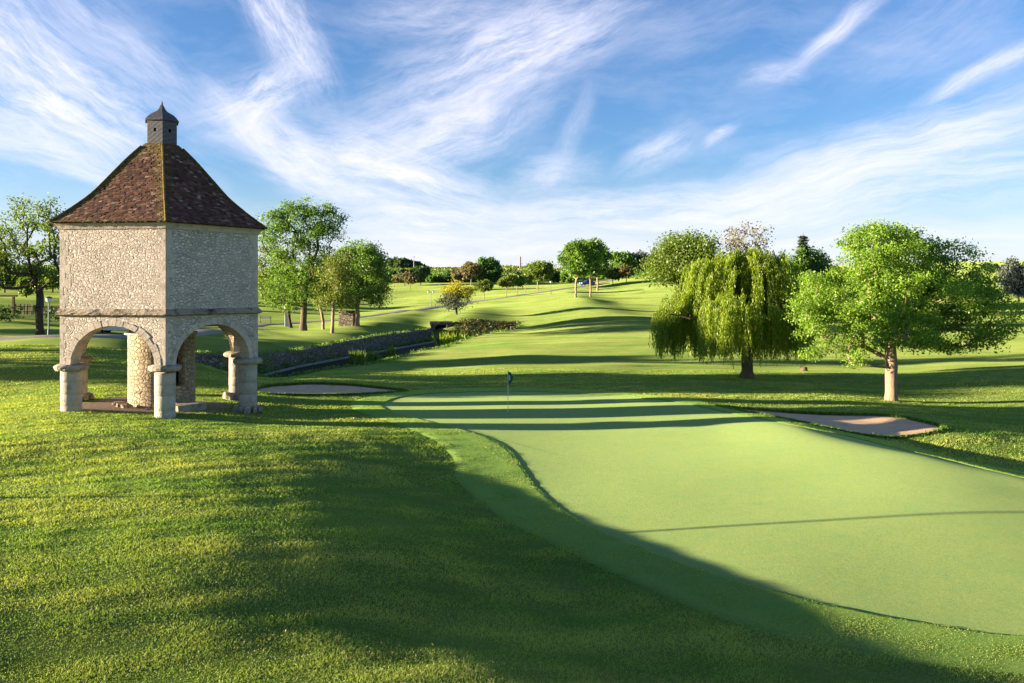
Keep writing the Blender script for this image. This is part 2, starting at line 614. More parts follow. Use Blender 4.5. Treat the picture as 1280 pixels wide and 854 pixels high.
def m_leaf(name, dark, light, trans=0.45, gloss=0.025):
    m, b = new_mat(name)
    t = b.n('ShaderNodeAttribute', attribute_name='tint').outputs['Fac']
    col = b.mix(t, dark, light)
    d = b.n('ShaderNodeBsdfDiffuse')
    b.link(col, d.inputs[0])
    tr = b.n('ShaderNodeBsdfTranslucent')
    b.link(b.mix(1.0, col, (1.35, 1.35, 0.55), 'MULTIPLY'), tr.inputs[0])
    mx = b.n('ShaderNodeMixShader')
    mx.inputs[0].default_value = trans
    b.link(d.outputs[0], mx.inputs[1])
    b.link(tr.outputs[0], mx.inputs[2])
    g = b.n('ShaderNodeBsdfGlossy')
    g.inputs['Roughness'].default_value = 0.45
    mx2 = b.n('ShaderNodeMixShader')
    mx2.inputs[0].default_value = gloss
    b.link(mx.outputs[0], mx2.inputs[1])
    b.link(g.outputs[0], mx2.inputs[2])
    o = b.n('ShaderNodeOutputMaterial')
    b.link(mx2.outputs[0], o.inputs[0])
    return m


def m_stone(name, scale=6.2, ca=(0.70, 0.595, 0.49), cb=(0.50, 0.425, 0.36), cc=(0.74, 0.67, 0.58), mortar=(0.60, 0.50, 0.41), depth=0.055, lichen=0.38, dark=0.0):
    m, b = new_mat(name)
    co = b.n('ShaderNodeTexCoord').outputs['Object']
    wob = b.noise(co, 3.0, 3, 0.6, color=True)
    w = b.vmath('SUBTRACT', wob, (0.5, 0.5, 0.5))
    s = b.n('ShaderNodeVectorMath', operation='SCALE')
    b.link(w, s.inputs[0])
    s.inputs['Scale'].default_value = 0.16
    p = b.vmath('ADD', b.mapping(co, sc=(1, 1, 1.45)), s.outputs[0])
    edge = b.voronoi(p, scale, 'DISTANCE_TO_EDGE')
    cell = b.voronoi(p, scale, 'F1', out='Color')
    sp = b.n('ShaderNodeSeparateColor')
    b.link(cell, sp.inputs[0])
    fine = b.noise(co, 14.0, 6, 0.7)
    face = b.ramp(edge, 0.02, 0.13, 0.0, 1.0, smooth=True)
    col = b.mix(sp.outputs[0], ca, cb)
    col = b.mix(b.ramp(sp.outputs[1], 0.6, 1.0), col, cc)
    col = b.mix(face, mortar, col)
    col = b.mix(b.ramp(fine, 0.35, 0.75, 0.0, 0.45), col, tuple(x * 0.62 for x in cb))
    big = b.noise(co, 0.9, 5, 0.65)
    col = b.mix(b.math('MULTIPLY', b.ramp(big, 0.52, 0.72), lichen), col, (0.17, 0.155, 0.13))
    if dark:
        col = b.mix(dark, col, (0.07, 0.065, 0.05))
    h = b.math('MULTIPLY_ADD', face, b.math('MULTIPLY_ADD', sp.outputs[2], 0.7, 0.5), b.math('MULTIPLY', fine, 0.35))
    finish(b, col, 0.95, b.bump(h, 1.0, depth), 0.1)
    return m


def m_ashlar(name, ca=(0.50, 0.44, 0.35), cb=(0.34, 0.30, 0.25), lichen=(0.10, 0.10, 0.08), amt=0.4, yellow=0.0, dep=0.02):
    m, b = new_mat(name)
    co = b.n('ShaderNodeTexCoord').outputs['Object']
    t = b.n('ShaderNodeAttribute', attribute_name='tint').outputs['Fac']
    n1 = b.noise(co, 2.2, 6, 0.68)
    n2 = b.noise(co, 11.0, 6, 0.72)
    col = b.mix(t, cb, ca)
    col = b.mix(b.ramp(n2, 0.4, 0.8, 0, 0.5), col, tuple(x * 0.65 for x in cb))
    col = b.mix(b.math('MULTIPLY', b.ramp(n1, 0.48, 0.66), amt), col, lichen)
    if yellow:
        col = b.mix(b.math('MULTIPLY', b.ramp(b.noise(co, 3.7, 5, 0.7), 0.55, 0.68), yellow), col, (0.34, 0.24, 0.05))
    finish(b, col, 0.95, b.bump(b.math('ADD', n2, n1), 0.9, dep), 0.1)
    return m


def m_tile():
    m, b = new_mat('roof_tile')
    co = b.n('ShaderNodeTexCoord').outputs['Object']
    t = b.n('ShaderNodeAttribute', attribute_name='tint').outputs['Fac']
    moss = b.n('ShaderNodeAttribute', attribute_name='moss').outputs['Fac']
    cr = b.n('ShaderNodeValToRGB')
    e = cr.color_ramp.elements
    e[0].position, e[0].color = 0.0, (0.026, 0.018, 0.017, 1)
    e[1].position, e[1].color = 1.0, (0.32, 0.24, 0.18, 1)
    for pos, c in ((0.25, (0.070, 0.034, 0.025, 1)), (0.55, (0.125, 0.053, 0.035, 1)), (0.82, (0.190, 0.092, 0.060, 1))):
        x = e.new(pos)
        x.color = c
    b.link(t, cr.inputs[0])
    n = b.noise(co, 7.0, 6, 0.7)
    col = b.mix(b.ramp(n, 0.45, 0.75, 0, 0.6), cr.outputs[0], (0.05, 0.04, 0.035))
    nm = b.noise(co, 4.0, 6, 0.7)
    mm = b.math('MULTIPLY', b.ramp(nm, 0.34, 0.62), moss, clamp=True)
    col = b.mix(mm, col, b.mix(b.noise(co, 10, 3), (0.20, 0.11, 0.02), (0.13, 0.15, 0.03)))
    finish(b, col, 0.9, b.bump(n, 0.6, 0.012), 0.15)
    return m


M = {}
M['lawn'] = m_grass('lawn_grass', (0.086, 0.153, 0.029), (0.134, 0.184, 0.039), (0.195, 0.208, 0.064), 'lawn')
M['green'] = m_grass('green_turf', (0.177, 0.246, 0.084), (0.204, 0.263, 0.095), (0.226, 0.269, 0.093), 'green')
M['fringe'] = m_grass('fringe_turf', (0.161, 0.269, 0.060), (0.202, 0.298, 0.074), (0.240, 0.302, 0.083), 'fringe')
M['rubble'] = m_stone('rubble_stone')
M['rubble_dark'] = m_stone('mossy_rubble', 3.0, (0.20, 0.175, 0.13), (0.13, 0.115, 0.085), (0.32, 0.28, 0.22), (0.07, 0.065, 0.045), 0.09, 0.7)
M['rubble_big'] = m_stone('turret_stone', 4.0, (0.47, 0.37, 0.24), (0.38, 0.30, 0.20), (0.52, 0.43, 0.30), (0.36, 0.28, 0.19), 0.08, 0.1)
M['ashlar'] = m_ashlar('dressed_stone', (0.58, 0.49, 0.40), (0.46, 0.39, 0.32))
M['ashlar_lichen'] = m_ashlar('lichen_stone', (0.46, 0.40, 0.30), (0.30, 0.26, 0.20), (0.06, 0.06, 0.05), 0.75, 0.6, 0.05)
M['ledge'] = m_ashlar('mossy_ledge_stone', (0.42, 0.34, 0.26), (0.28, 0.23, 0.17), (0.045, 0.042, 0.032), 0.95, 0.8, 0.06)
M['column'] = m_ashlar('column_stone', (0.52, 0.46, 0.36), (0.38, 0.34, 0.28), (0.14, 0.14, 0.12), 0.5, 0.12, 0.03)
M['tile'] = m_tile()
M['timber'] = m_simple('old_timber', (0.16, 0.10, 0.055), (0.07, 0.045, 0.03), 4, 0.85, 0.3)
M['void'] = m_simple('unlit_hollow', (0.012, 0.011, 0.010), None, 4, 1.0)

M['earth'] = m_simple('bare_earth', (0.30, 0.21, 0.13), (0.20, 0.14, 0.08), 5, 1.0, 0.8)
M['gravel'] = m_simple('gravel', (0.30, 0.25, 0.20), (0.22, 0.185, 0.15), 2.5, 1.0, 0.5)
M['concrete'] = m_simple('concrete', (0.26, 0.25, 0.21), (0.13, 0.125, 0.10), 3, 0.95, 0.4)
M['white_paint'] = m_simple('white_paint', (0.78, 0.76, 0.72), (0.66, 0.63, 0.58), 3, 0.6)
M['green_metal'] = m_simple('green_metal', (0.03, 0.09, 0.06), (0.02, 0.06, 0.045), 8, 0.45, 0, 0.5)
M['grey_metal'] = m_simple('grey_metal', (0.32, 0.33, 0.33), (0.22, 0.23, 0.23), 8, 0.4, 0, 0.5)
M['lamp_glass'] = m_simple('lamp_glass', (0.75, 0.77, 0.78), (0.6, 0.62, 0.64), 8, 0.15, 0, 0.5)
M['flag'] = m_simple('flag_cloth', (0.012, 0.115, 0.105), (0.008, 0.075, 0.075), 5, 0.8)
M['flag_mark'] = m_simple('flag_mark', (0.65, 0.68, 0.68), None, 5, 0.8)
M['pole'] = m_simple('pole_paint', (0.70, 0.66, 0.58), (0.60, 0.56, 0.48), 5, 0.4)
M['tyre'] = m_simple('tyre_rubber', (0.02, 0.02, 0.02), None, 5, 0.9)
M['glass'] = m_simple('car_glass', (0.03, 0.04, 0.05), None, 5, 0.1, 0, 0.6)
M['blue_paint'] = m_simple('blue_paint', (0.05, 0.09, 0.36), (0.04, 0.07, 0.30), 3, 0.3, 0, 0.5)
M['chimney'] = m_simple('stack_brick', (0.30, 0.20, 0.15), (0.22, 0.15, 0.12), 2, 0.9)
M['brick'] = m_simple('red_wall', (0.30, 0.15, 0.11), (0.22, 0.11, 0.08), 2, 0.9)


def m_sand():
    m, b = new_mat('sand')
    co = b.n('ShaderNodeTexCoord').outputs['Object']
    n = b.noise(co, 1.6, 6, 0.65)
    rake = b.noise(b.mapping(co, rot=(0, 0, R(20)), sc=(0.6, 7, 1)), 2.0, 4, 0.6, 0.5)
    col = b.mix(b.ramp(n, 0.3, 0.7), (0.68, 0.45, 0.27), (0.54, 0.36, 0.22))
    nr = b.bump(rake, 0.6, 0.06)
    nr = b.bump(b.noise(co, 14, 6, 0.75), 0.7, 0.04, nr)
    finish(b, col, 1.0, nr, 0.1)
    return m


def m_water():
    m, b = new_mat('ditch_water')
    co = b.n('ShaderNodeTexCoord').outputs['Object']
    n = b.noise(co, 1.5, 3, 0.5)
    finish(b, (0.028, 0.034, 0.018), 0.8, b.bump(n, 0.3, 0.03), 0.03)
    return m


def m_bark(name, ca, cb, moss=None):
    m, b = new_mat(name)
    co = b.n('ShaderNodeTexCoord').outputs['Object']
    n = b.noise(b.mapping(co, sc=(5, 5, 1.1)), 2.0, 7, 0.72, 0.5)
    col = b.mix(b.ramp(n, 0.3, 0.7), ca, cb)
    if moss:
        col = b.mix(b.math('MULTIPLY', b.ramp(b.noise(co, 1.5, 5, 0.65), 0.5, 0.65), 0.6), col, moss)
    finish(b, col, 0.95, b.bump(n, 1.0, 0.06), 0.1)
    return m


def m_slate():
    m, b = new_mat('slate')
    co = b.n('ShaderNodeTexCoord').outputs['Object']
    g = b.mapping(co, rot=(R(8), R(38), 0), sc=(1, 1, 1))
    sp = b.n('ShaderNodeSeparateXYZ')
    b.link(g, sp.inputs[0])
    # slanting courses
    fr = b.math('FRACT', b.math('MULTIPLY', sp.outputs[2], 6.5))
    line = b.ramp(fr, 0.0, 0.14, 1.0, 0.0)
    n = b.noise(co, 6.0, 5, 0.7)
    col = b.mix(b.ramp(n, 0.3, 0.7), (0.085, 0.082, 0.090), (0.048, 0.048, 0.056))
    col = b.mix(b.math('MULTIPLY', line, 0.7), col, (0.03, 0.03, 0.035))
    finish(b, col, 0.55, b.bump(b.math('SUBTRACT', n, line), 0.5, 0.02), 0.4)
    return m


M['sand'], M['water'], M['slate'] = m_sand(), m_water(), m_slate()
M['bark'] = m_bark('bark_brown', (0.17, 0.125, 0.085), (0.08, 0.06, 0.045), (0.22, 0.17, 0.04))
M['bark_pale'] = m_bark('bark_pale', (0.36, 0.27, 0.18), (0.22, 0.155, 0.10))
M['bark_dark'] = m_bark('bark_dark', (0.085, 0.065, 0.05), (0.045, 0.035, 0.028))
M['leaf_ash'] = m_leaf('leaf_ash', (0.095, 0.189, 0.016), (0.243, 0.385, 0.038))
M['leaf_group'] = m_leaf('leaf_mid_green', (0.062, 0.144, 0.019), (0.174, 0.294, 0.041))
M['leaf_lime'] = m_leaf('leaf_lime', (0.075, 0.130, 0.016), (0.165, 0.235, 0.032))
M['leaf_olive'] = m_leaf('leaf_olive', (0.090, 0.135, 0.020), (0.195, 0.240, 0.042))
M['leaf_willow'] = m_leaf('leaf_willow', (0.125, 0.195, 0.010), (0.310, 0.395, 0.022), 0.5)
M['leaf_dark'] = m_leaf('leaf_dark', (0.038, 0.078, 0.026), (0.095, 0.155, 0.048), 0.25)
M['leaf_bright'] = m_leaf('leaf_bright', (0.055, 0.135, 0.030), (0.125, 0.235, 0.050))
M['leaf_yellow'] = m_leaf('leaf_yellow', (0.27, 0.26, 0.02), (0.48, 0.42, 0.03))
M['leaf_blue'] = m_leaf('leaf_silver_blue', (0.055, 0.075, 0.060), (0.13, 0.155, 0.125), 0.25)
M['leaf_rust'] = m_leaf('leaf_rust', (0.115, 0.105, 0.055), (0.200, 0.170, 0.090))
M['leaf_pink'] = m_leaf('leaf_budding', (0.15, 0.135, 0.075), (0.25, 0.225, 0.13))
M['leaf_fir'] = m_leaf('leaf_fir', (0.018, 0.036, 0.018), (0.045, 0.072, 0.030), 0.15)
M['blade'] = m_leaf('grass_blade', (0.137, 0.298, 0.029), (0.464, 0.496, 0.110), 0.45, 0.03)
M['dry'] = m_leaf('dry_grass', (0.20, 0.15, 0.055), (0.42, 0.34, 0.15), 0.3)
M['reed'] = m_leaf('reed', (0.055, 0.075, 0.020), (0.15, 0.115, 0.040), 0.3)

# ------------------------------------------------------------------ ground sheet
def build_ground():
    sx = np.linspace(-5.5, 5.5, 560)
    xs = 13.0 * np.sinh(sx)
    sy = np.linspace(-4.6, 5.6, 600)
    ys = 8.0 + 13.0 * np.sinh(sy)
    X, Y = np.meshgrid(xs, ys)
    Z = T_mesh(X, Y)
    nx, ny = len(xs), len(ys)
    v = np.stack([X, Y, Z], -1).reshape(-1, 3)
    i = np.arange(nx * ny).reshape(ny, nx)
    f = np.stack([i[:-1, :-1], i[:-1, 1:], i[1:, 1:], i[1:, :-1]], -1).reshape(-1, 4)
    return structure(new_mesh('ground', v, f, M['lawn'], smooth=True))


build_ground()

# putting green, its fringe, bunkers, worn earth
G_PIX = [(478, 506), (500, 497), (560, 491.5), (640, 490), (720, 492), (800, 498), (870, 508), (940, 522), (1000, 534), (1080, 551), (1160, 570), (1280, 599)]
G_FRONT = [(1280, 797), (1180, 785), (1080, 768), (980, 745), (880, 715), (800, 685), (740, 660), (700, 636), (672, 610), (656, 588), (640, 566), (618, 551), (575, 537), (520, 525), (490, 515)]
gin = [hit(*p)[:2] for p in G_PIX] + [np.array(q) for q in ((18.0, 22.0), (19.5, 18.5), (17.5, 14.8), (13.0, 13.3))] + [hit(*p)[:2] for p in G_FRONT]
F_PIX = [(432, 506), (470, 494), (540, 486.5), (640, 485), (730, 487), (820, 494), (885, 503), (955, 518), (1015, 531), (1095, 548), (1175, 567), (1280, 593)]
F_FRONT = [(1280, 848), (1180, 838), (1080, 822), (980, 800), (880, 768), (800, 735), (720, 697), (640, 657), (592, 625), (566, 598), (562, 575), (545, 555), (510, 537), (460, 520)]
fout = [hit(*p)[:2] for p in F_PIX] + [np.array(q) for q in ((19.5, 22.5), (21.2, 18.5), (19.0, 13.6), (13.5, 12.0))] + [hit(*p)[:2] for p in F_FRONT]
GC = np.array([5.2, 25.0])
_, GTH, GR = polar(gin, GC, 720)
_, _, FR = polar(fout, GC, 720)
FR = np.maximum(FR, GR + 0.35)


def radial_sheet(c, th, r, rings, zoff, name, mat, r0=0.0, zfun=None):
    ts = np.linspace(r0, 1, rings)
    X = c[0] + np.cos(th)[None] * r[None] * ts[:, None]
    Y = c[1] + np.sin(th)[None] * r[None] * ts[:, None]
    Z = (T(X, Y) if zfun is None else zfun(X, Y, ts[:, None] + 0 * X)) + zoff
    n = len(th)
    v = np.stack([X, Y, Z], -1).reshape(-1, 3)
    i = np.arange(rings * n).reshape(rings, n)
    j = np.roll(i, -1, 1)
    f = np.stack([i[:-1], i[1:], j[1:], j[:-1]], -1).reshape(-1, 4)
    return structure(new_mesh(name, v, f, mat, smooth=True))


radial_sheet(GC, GTH, GR, 90, 0.012, 'putting_green', M['green'], 0.002)


def build_fringe():
    wob = 1 + 0.004 * snoise(np.stack([np.cos(GTH), np.sin(GTH)], -1) * 40, sines(8, 9, 0.5, 2, 2))
    rows = []
    g = GR * wob
    for k, (t, zo) in enumerate(((-0.002, 0.006), (0.0, 0.030), (0.06, 0.036), (0.2, 0.036), (0.35, 0.036), (0.5, 0.034), (0.65, 0.032), (0.8, 0.026), (0.93, 0.018), (1.0, -0.03))):
        r = g + (FR - g) * t
        X, Y = GC[0] + np.cos(GTH) * r, GC[1] + np.sin(GTH) * r
        rows.append(np.stack([X, Y, T(X, Y) + zo], -1))
    v = np.concatenate(rows)
    n = len(GTH)
    i = np.arange(len(rows) * n).reshape(len(rows), n)
    j = np.roll(i, -1, 1)
    f = np.stack([i[:-1], i[1:], j[1:], j[:-1]], -1).reshape(-1, 4)
    structure(new_mesh('fringe', v, f, M['fringe'], smooth=True))


build_fringe()
for key, (c, th, rr, d) in BUNKERS.items():
    wob = 1 + 0.02 * snoise(np.stack([np.cos(th), np.sin(th)], -1) * 9, sines(8, 11, 0.5, 2, 2))
    radial_sheet(c, th, rr * wob, 24, 0.0, 'bunker', M['sand'], 0.01,
                 lambda X, Y, t: T(X, Y) - d * (1 - sstep(0.55, 1.0, t)) - 0.05)
TC = np.array([-15.76, 36.02])
th = np.linspace(-math.pi, math.pi, 120, endpoint=False)
rr = 3.0 + 0.5 * snoise(np.stack([np.cos(th), np.sin(th)], -1) * 3, sines(8, 21, 0.6, 2, 2)) + 0.1 * np.random.default_rng(4).normal(size=120)
radial_sheet((TC[0] - 0.7, TC[1] - 0.3), th, np.clip(rr, 1.8, 3.9), 16, 0.012, 'bare_earth', M['earth'], 0.01)


def ribbon(name, pix, width, mat, zoff=0.02):
    w = np.array([hit(*p, dmin=56) if len(p) == 2 else (p[0], p[1], 0) for p in pix])[:, :2]
    d = np.concatenate([[0], np.cumsum(np.hypot(*np.diff(w, axis=0).T))])
    s = np.linspace(0, d[-1], int(d[-1] / 1.2))
    x, y = np.interp(s, d, w[:, 0]), np.interp(s, d, w[:, 1])
    k = np.ones(9) / 9
    x = np.convolve(np.pad(x, 4, mode='edge'), k, 'valid')
    y = np.convolve(np.pad(y, 4, mode='edge'), k, 'valid')
    tx, ty = np.gradient(x), np.gradient(y)
    L = np.hypot(tx, ty)
    nx, ny = -ty / L, tx / L
    rows = []
    for q in np.linspace(-0.5, 0.5, 5):
        jit = 0.12 * np.random.default_rng(int(q * 10) + 50).normal(size=len(x)) * (abs(q) > 0.4)
        xx, yy = x + nx * (q * width + jit), y + ny * (q * width + jit)
        rows.append(np.stack([xx, yy, T(xx, yy) + zoff + 0.06], -1))
    v = np.stack(rows, 1)
    v[:, 0, 2] -= 0.1
    v[:, -1, 2] -= 0.1
    n = len(x)
    i = np.arange(n * 5).reshape(n, 5)
    f = np.stack([i[:-1, :-1], i[:-1, 1:], i[1:, 1:], i[1:, :-1]], -1).reshape(-1, 4)
    structure(new_mesh(name, v.reshape(-1, 3), f, mat, smooth=True))


ribbon('road', [(-70, 62, 0), (-50, 58.5, 0), (0, 424), (60, 421), (120, 422), (180, 421), (240, 417), (300, 408), (345, 404.5), (400, 402), (450, 397), (520, 388), (560, 382), (600, 376.5), (650, 369.5), (690, 363.5), (720, 359.5), (742, 356.5), (40, 250, 0), (70, 270, 0)], 3.0, M['gravel'])

# ------------------------------------------------------------------ dovecote
HS = 4.45                                              # side and corner radius of the hexagon
HA = R(115.3 + 180)                                    # bearing of the nearest corner from the middle
ZG = 0.75
t_root = thing('dovecote', 'six-sided stone dovecote raised on round columns with steep brown tiled roof and slate lantern', 'dovecote', (TC[0], TC[1], 0))


def hexv(r, k, z):
    a = HA + k * math.pi / 3
    return (r * math.cos(a), r * math.sin(a), z)


def hex_rings(prof, cap=False):
    m = MB()
    vs, fs = [], []
    for r, z in prof:
        vs += [hexv(r, k, z) for k in range(6)]
    for j in range(len(prof) - 1):
        for k in range(6):
            k2 = (k + 1) % 6
            fs.append([j * 6 + k, j * 6 + k2, (j + 1) * 6 + k2, (j + 1) * 6 + k])
    if cap:
        fs.append([0, 1, 2, 3, 4, 5][::-1])
        fs.append([(len(prof) - 1) * 6 + k for k in range(6)])
    m.add(vs, fs)
    return m


Z_SPRING, Z_ARCH, Z_LEDGE, Z_WALL = 2.95, 4.55, 5.0, 8.46
hex_rings([(HS, Z_LEDGE + 0.09), (HS, Z_WALL)]).build('upper_wall', M['rubble'], t_root)
hex_rings([(HS - 0.02, Z_LEDGE - 0.10), (0.01, Z_LEDGE - 0.10)]).build('ceiling', M['timber'], t_root)


def arcade_face(k):
    """one wall with its arch; local x along the wall, y outward"""
    A_, B_ = Vector(hexv(HS, k, 0)), Vector(hexv(HS, k + 1, 0))
    mid = (A_ + B_) / 2
    ex = (B_ - A_).normalized()
    ey = Vector((mid.x, mid.y, 0)).normalized()
    half = HS / 2
    th_ = 0.6
    aw, ah = 1.78, Z_ARCH - Z_SPRING

    def W(x, y, z):
        p = mid + ex * x + ey * y
        return (p.x, p.y, z)
    N = 36
    ang = [math.pi * i / N for i in range(N + 1)]
    arch = [(-aw * math.cos(t), Z_SPRING + ah * math.sin(t)) for t in ang]
    cl = half - th_ * math.tan(math.pi / 6)
    outer = [(-half, Z_SPRING)] + arch + [(half, Z_SPRING)]
    m = MB()
    zt = Z_LEDGE - 0.04
    for (x0, z0), (x1, z1) in zip(outer[:-1], outer[1:]):
        m.add([W(x0, 0, z0), W(x1, 0, z1), W(x1, 0, zt), W(x0, 0, zt)], [[0, 1, 2, 3]])
        c0, c1 = max(-cl, min(cl, x0)), max(-cl, min(cl, x1))
        if c1 > c0 + 1e-6:
            m.add([W(c0, -th_, z0), W(c1, -th_, z1), W(c1, -th_, zt), W(c0, -th_, zt)], [[3, 2, 1, 0]])
        m.add([W(x0, 0, z0), W(x1, 0, z1), W(c1, -th_, z1), W(c0, -th_, z0)], [[3, 2, 1, 0]])
    m.build('arcade_wall', M['rubble'], t_root)
    # voussoirs
    v = MB()
    nv = 19
    wd = 0.22
    for i in range(nv):
        t0, t1 = math.pi * (i + 0.03) / nv, math.pi * (i + 0.97) / nv
        w2 = wd + random.uniform(-0.05, 0.06)
        pr = 0.018 + random.uniform(-0.006, 0.008)
        q = []
        for t in (t0, t1):
            for o_ in (-0.012, w2):
                q.append((-(aw + o_) * math.cos(t), Z_SPRING + (ah + o_) * math.sin(t)))
        (a, b_, c, d) = q
        fr = [W(*a[:1], pr, a[1]), W(*b_[:1], pr, b_[1]), W(*d[:1], pr, d[1]), W(*c[:1], pr, c[1])]
        bk = [W(a[0], -0.62, a[1]), W(b_[0], -0.1, b_[1]), W(d[0], -0.1, d[1]), W(c[0], -0.62, c[1])]
        v.add(fr + bk, [[0, 1, 2, 3], [4, 7, 6, 5], [0, 4, 5, 1], [1, 5, 6, 2], [2, 6, 7, 3], [3, 7, 4, 0]], random.uniform(0.3, 1))
    v.build('arch_ring', M['ashlar'], t_root)


for k in range(6):
    arcade_face(k)
    # quoins: long and short dressed blocks at the corner
    m = MB()
    z = Z_SPRING + 0.02
    i = 0
    lower = True
    while z < Z_WALL - 0.05:
        h = random.uniform(0.27, 0.36)
        if lower and z > Z_LEDGE:
            m.build('lower_quoins', M['ashlar'], t_root)
            m = MB()
            lower = False
        if z < Z_LEDGE - 0.06 < z + h + 0.05:
            h = Z_LEDGE - 0.065 - z
        z1 = min(z + h, Z_WALL - 0.005)
        if h > 0.06 and not (Z_LEDGE - 0.07 <= z < Z_LEDGE + 0.08):
            C = Vector(hexv(HS + 0.005, k, 0))
            for sgn in (-1, 1):
                L = (0.40 if (i % 2) == (0 if sgn > 0 else 1) else 0.20) + random.uniform(-0.06, 0.08)
                if lower:
                    L *= 0.62
                E = (Vector(hexv(HS + 0.005, k + sgn, 0)) - C).normalized()
                inn = -Vector((C.x, C.y, 0)).normalized()
                p, q = C, C + E * L
                nrm = Vector((E.y, -E.x, 0)) * sgn
                dd = -nrm * 0.1 if nrm.dot(C) > 0 else nrm * 0.1
                vs = [(p.x, p.y, z), (q.x, q.y, z), (q.x, q.y, z1), (p.x, p.y, z1)]
                vs += [(x + dd.x, y + dd.y, zz) for x, y, zz in vs]
                fs = [[0, 1, 2, 3], [1, 5, 6, 2], [3, 2, 6, 7], [0, 4, 5, 1]]
                m.add(vs, fs if sgn > 0 else [f[::-1] for f in fs], random.uniform(0.35, 1))
        z = z1 + 0.012
        if Z_LEDGE - 0.09 < z < Z_LEDGE + 0.10:
            z = Z_LEDGE + 0.10
        i += 1
    m.build('upper_quoins', M['ashlar'], t_root)


def rough_ring(name, prof, mat, jit, seg=26):
    """a stone band round the hexagon, broken into slabs with uneven edges"""
    vs, fs = [], []
    n = 6 * seg
    for j, (r, z) in enumerate(prof):
        for k in range(6):
            a, b_ = Vector(hexv(r, k, z)), Vector(hexv(r, k + 1, z))
            for s in range(seg):
                p = a.lerp(b_, s / seg)
                e = Vector((p.x, p.y, 0)).normalized()
                g = random.uniform(-jit, jit)
                vs.append((p.x + e.x * g, p.y + e.y * g, z + random.uniform(-jit, jit) * 0.6))
    for j in range(len(prof) - 1):
        for i in range(n):
            i2 = (i + 1) % n
            fs.append([j * n + i, j * n + i2, (j + 1) * n + i2, (j + 1) * n + i])
    m = MB()
    m.add(vs, fs)
    return m.build(name, mat, t_root)


rough_ring('string_course', [(HS - 0.05, 4.93), (HS + 0.07, 4.935), (HS + 0.19, 4.98), (HS + 0.19, 5.06), (HS + 0.10, 5.13), (HS + 0.01, 5.21), (HS - 0.05, 5.22)], M['ledge'], 0.020)
rough_ring('cornice', [(HS - 0.05, 8.42), (HS + 0.06, 8.44), (HS + 0.12, 8.55), (HS + 0.22, 8.64), (HS + 0.22, 8.69), (HS - 0.3, 8.70)], M['ashlar'], 0.006)

for k in range(6):
    x, y, _ = hexv(HS - 0.46, k, 0)
    zg = Tz(TC[0] + x, TC[1] + y)
    m = MB()
    zz = zg - 0.25
    first = True
    while zz < 2.70:
        h = min(random.uniform(0.42, 0.6), 2.705 - zz)
        if h < 0.15:
            break
        r = 0.40 + random.uniform(-0.008, 0.008)
        m.lathe((x, y, zz), [(r - 0.010, 0.0), (r, 0.012), (r, h - 0.016), (r - 0.010, h - 0.004)], 28, random.uniform(0.3, 1), 0.006)
        zz += h - 0.004
    c = m.build('column', M['column'], t_root, True)
    cm = MB()
    cm.lathe((x, y, 2.69), [(0.42, 0.0), (0.58, 0.02), (0.63, 0.07), (0.64, 0.15), (0.60, 0.22), (0.50, 0.275)], 22, 0.6, 0.045)
    cm.build('capital', M['ashlar_lichen'], c)
    if k in (1, 2, 4):
        bm_ = MB()
        for i in range(11):
            t = i / 11 * 6.283 + random.uniform(-0.2, 0.2)
            rr_ = random.uniform(0.42, 0.58)
            s = random.uniform(0.22, 0.42)
            bm_.box((x + rr_ * math.cos(t), y + rr_ * math.sin(t), zg + 0.07 + random.uniform(0, 0.12)), (s, s * 0.8, s * 0.9), t, random.uniform(0, 1), 0.05, 0.8)
        bevel(bm_.build('base_stones', M['ashlar_lichen'], c), 0.05)

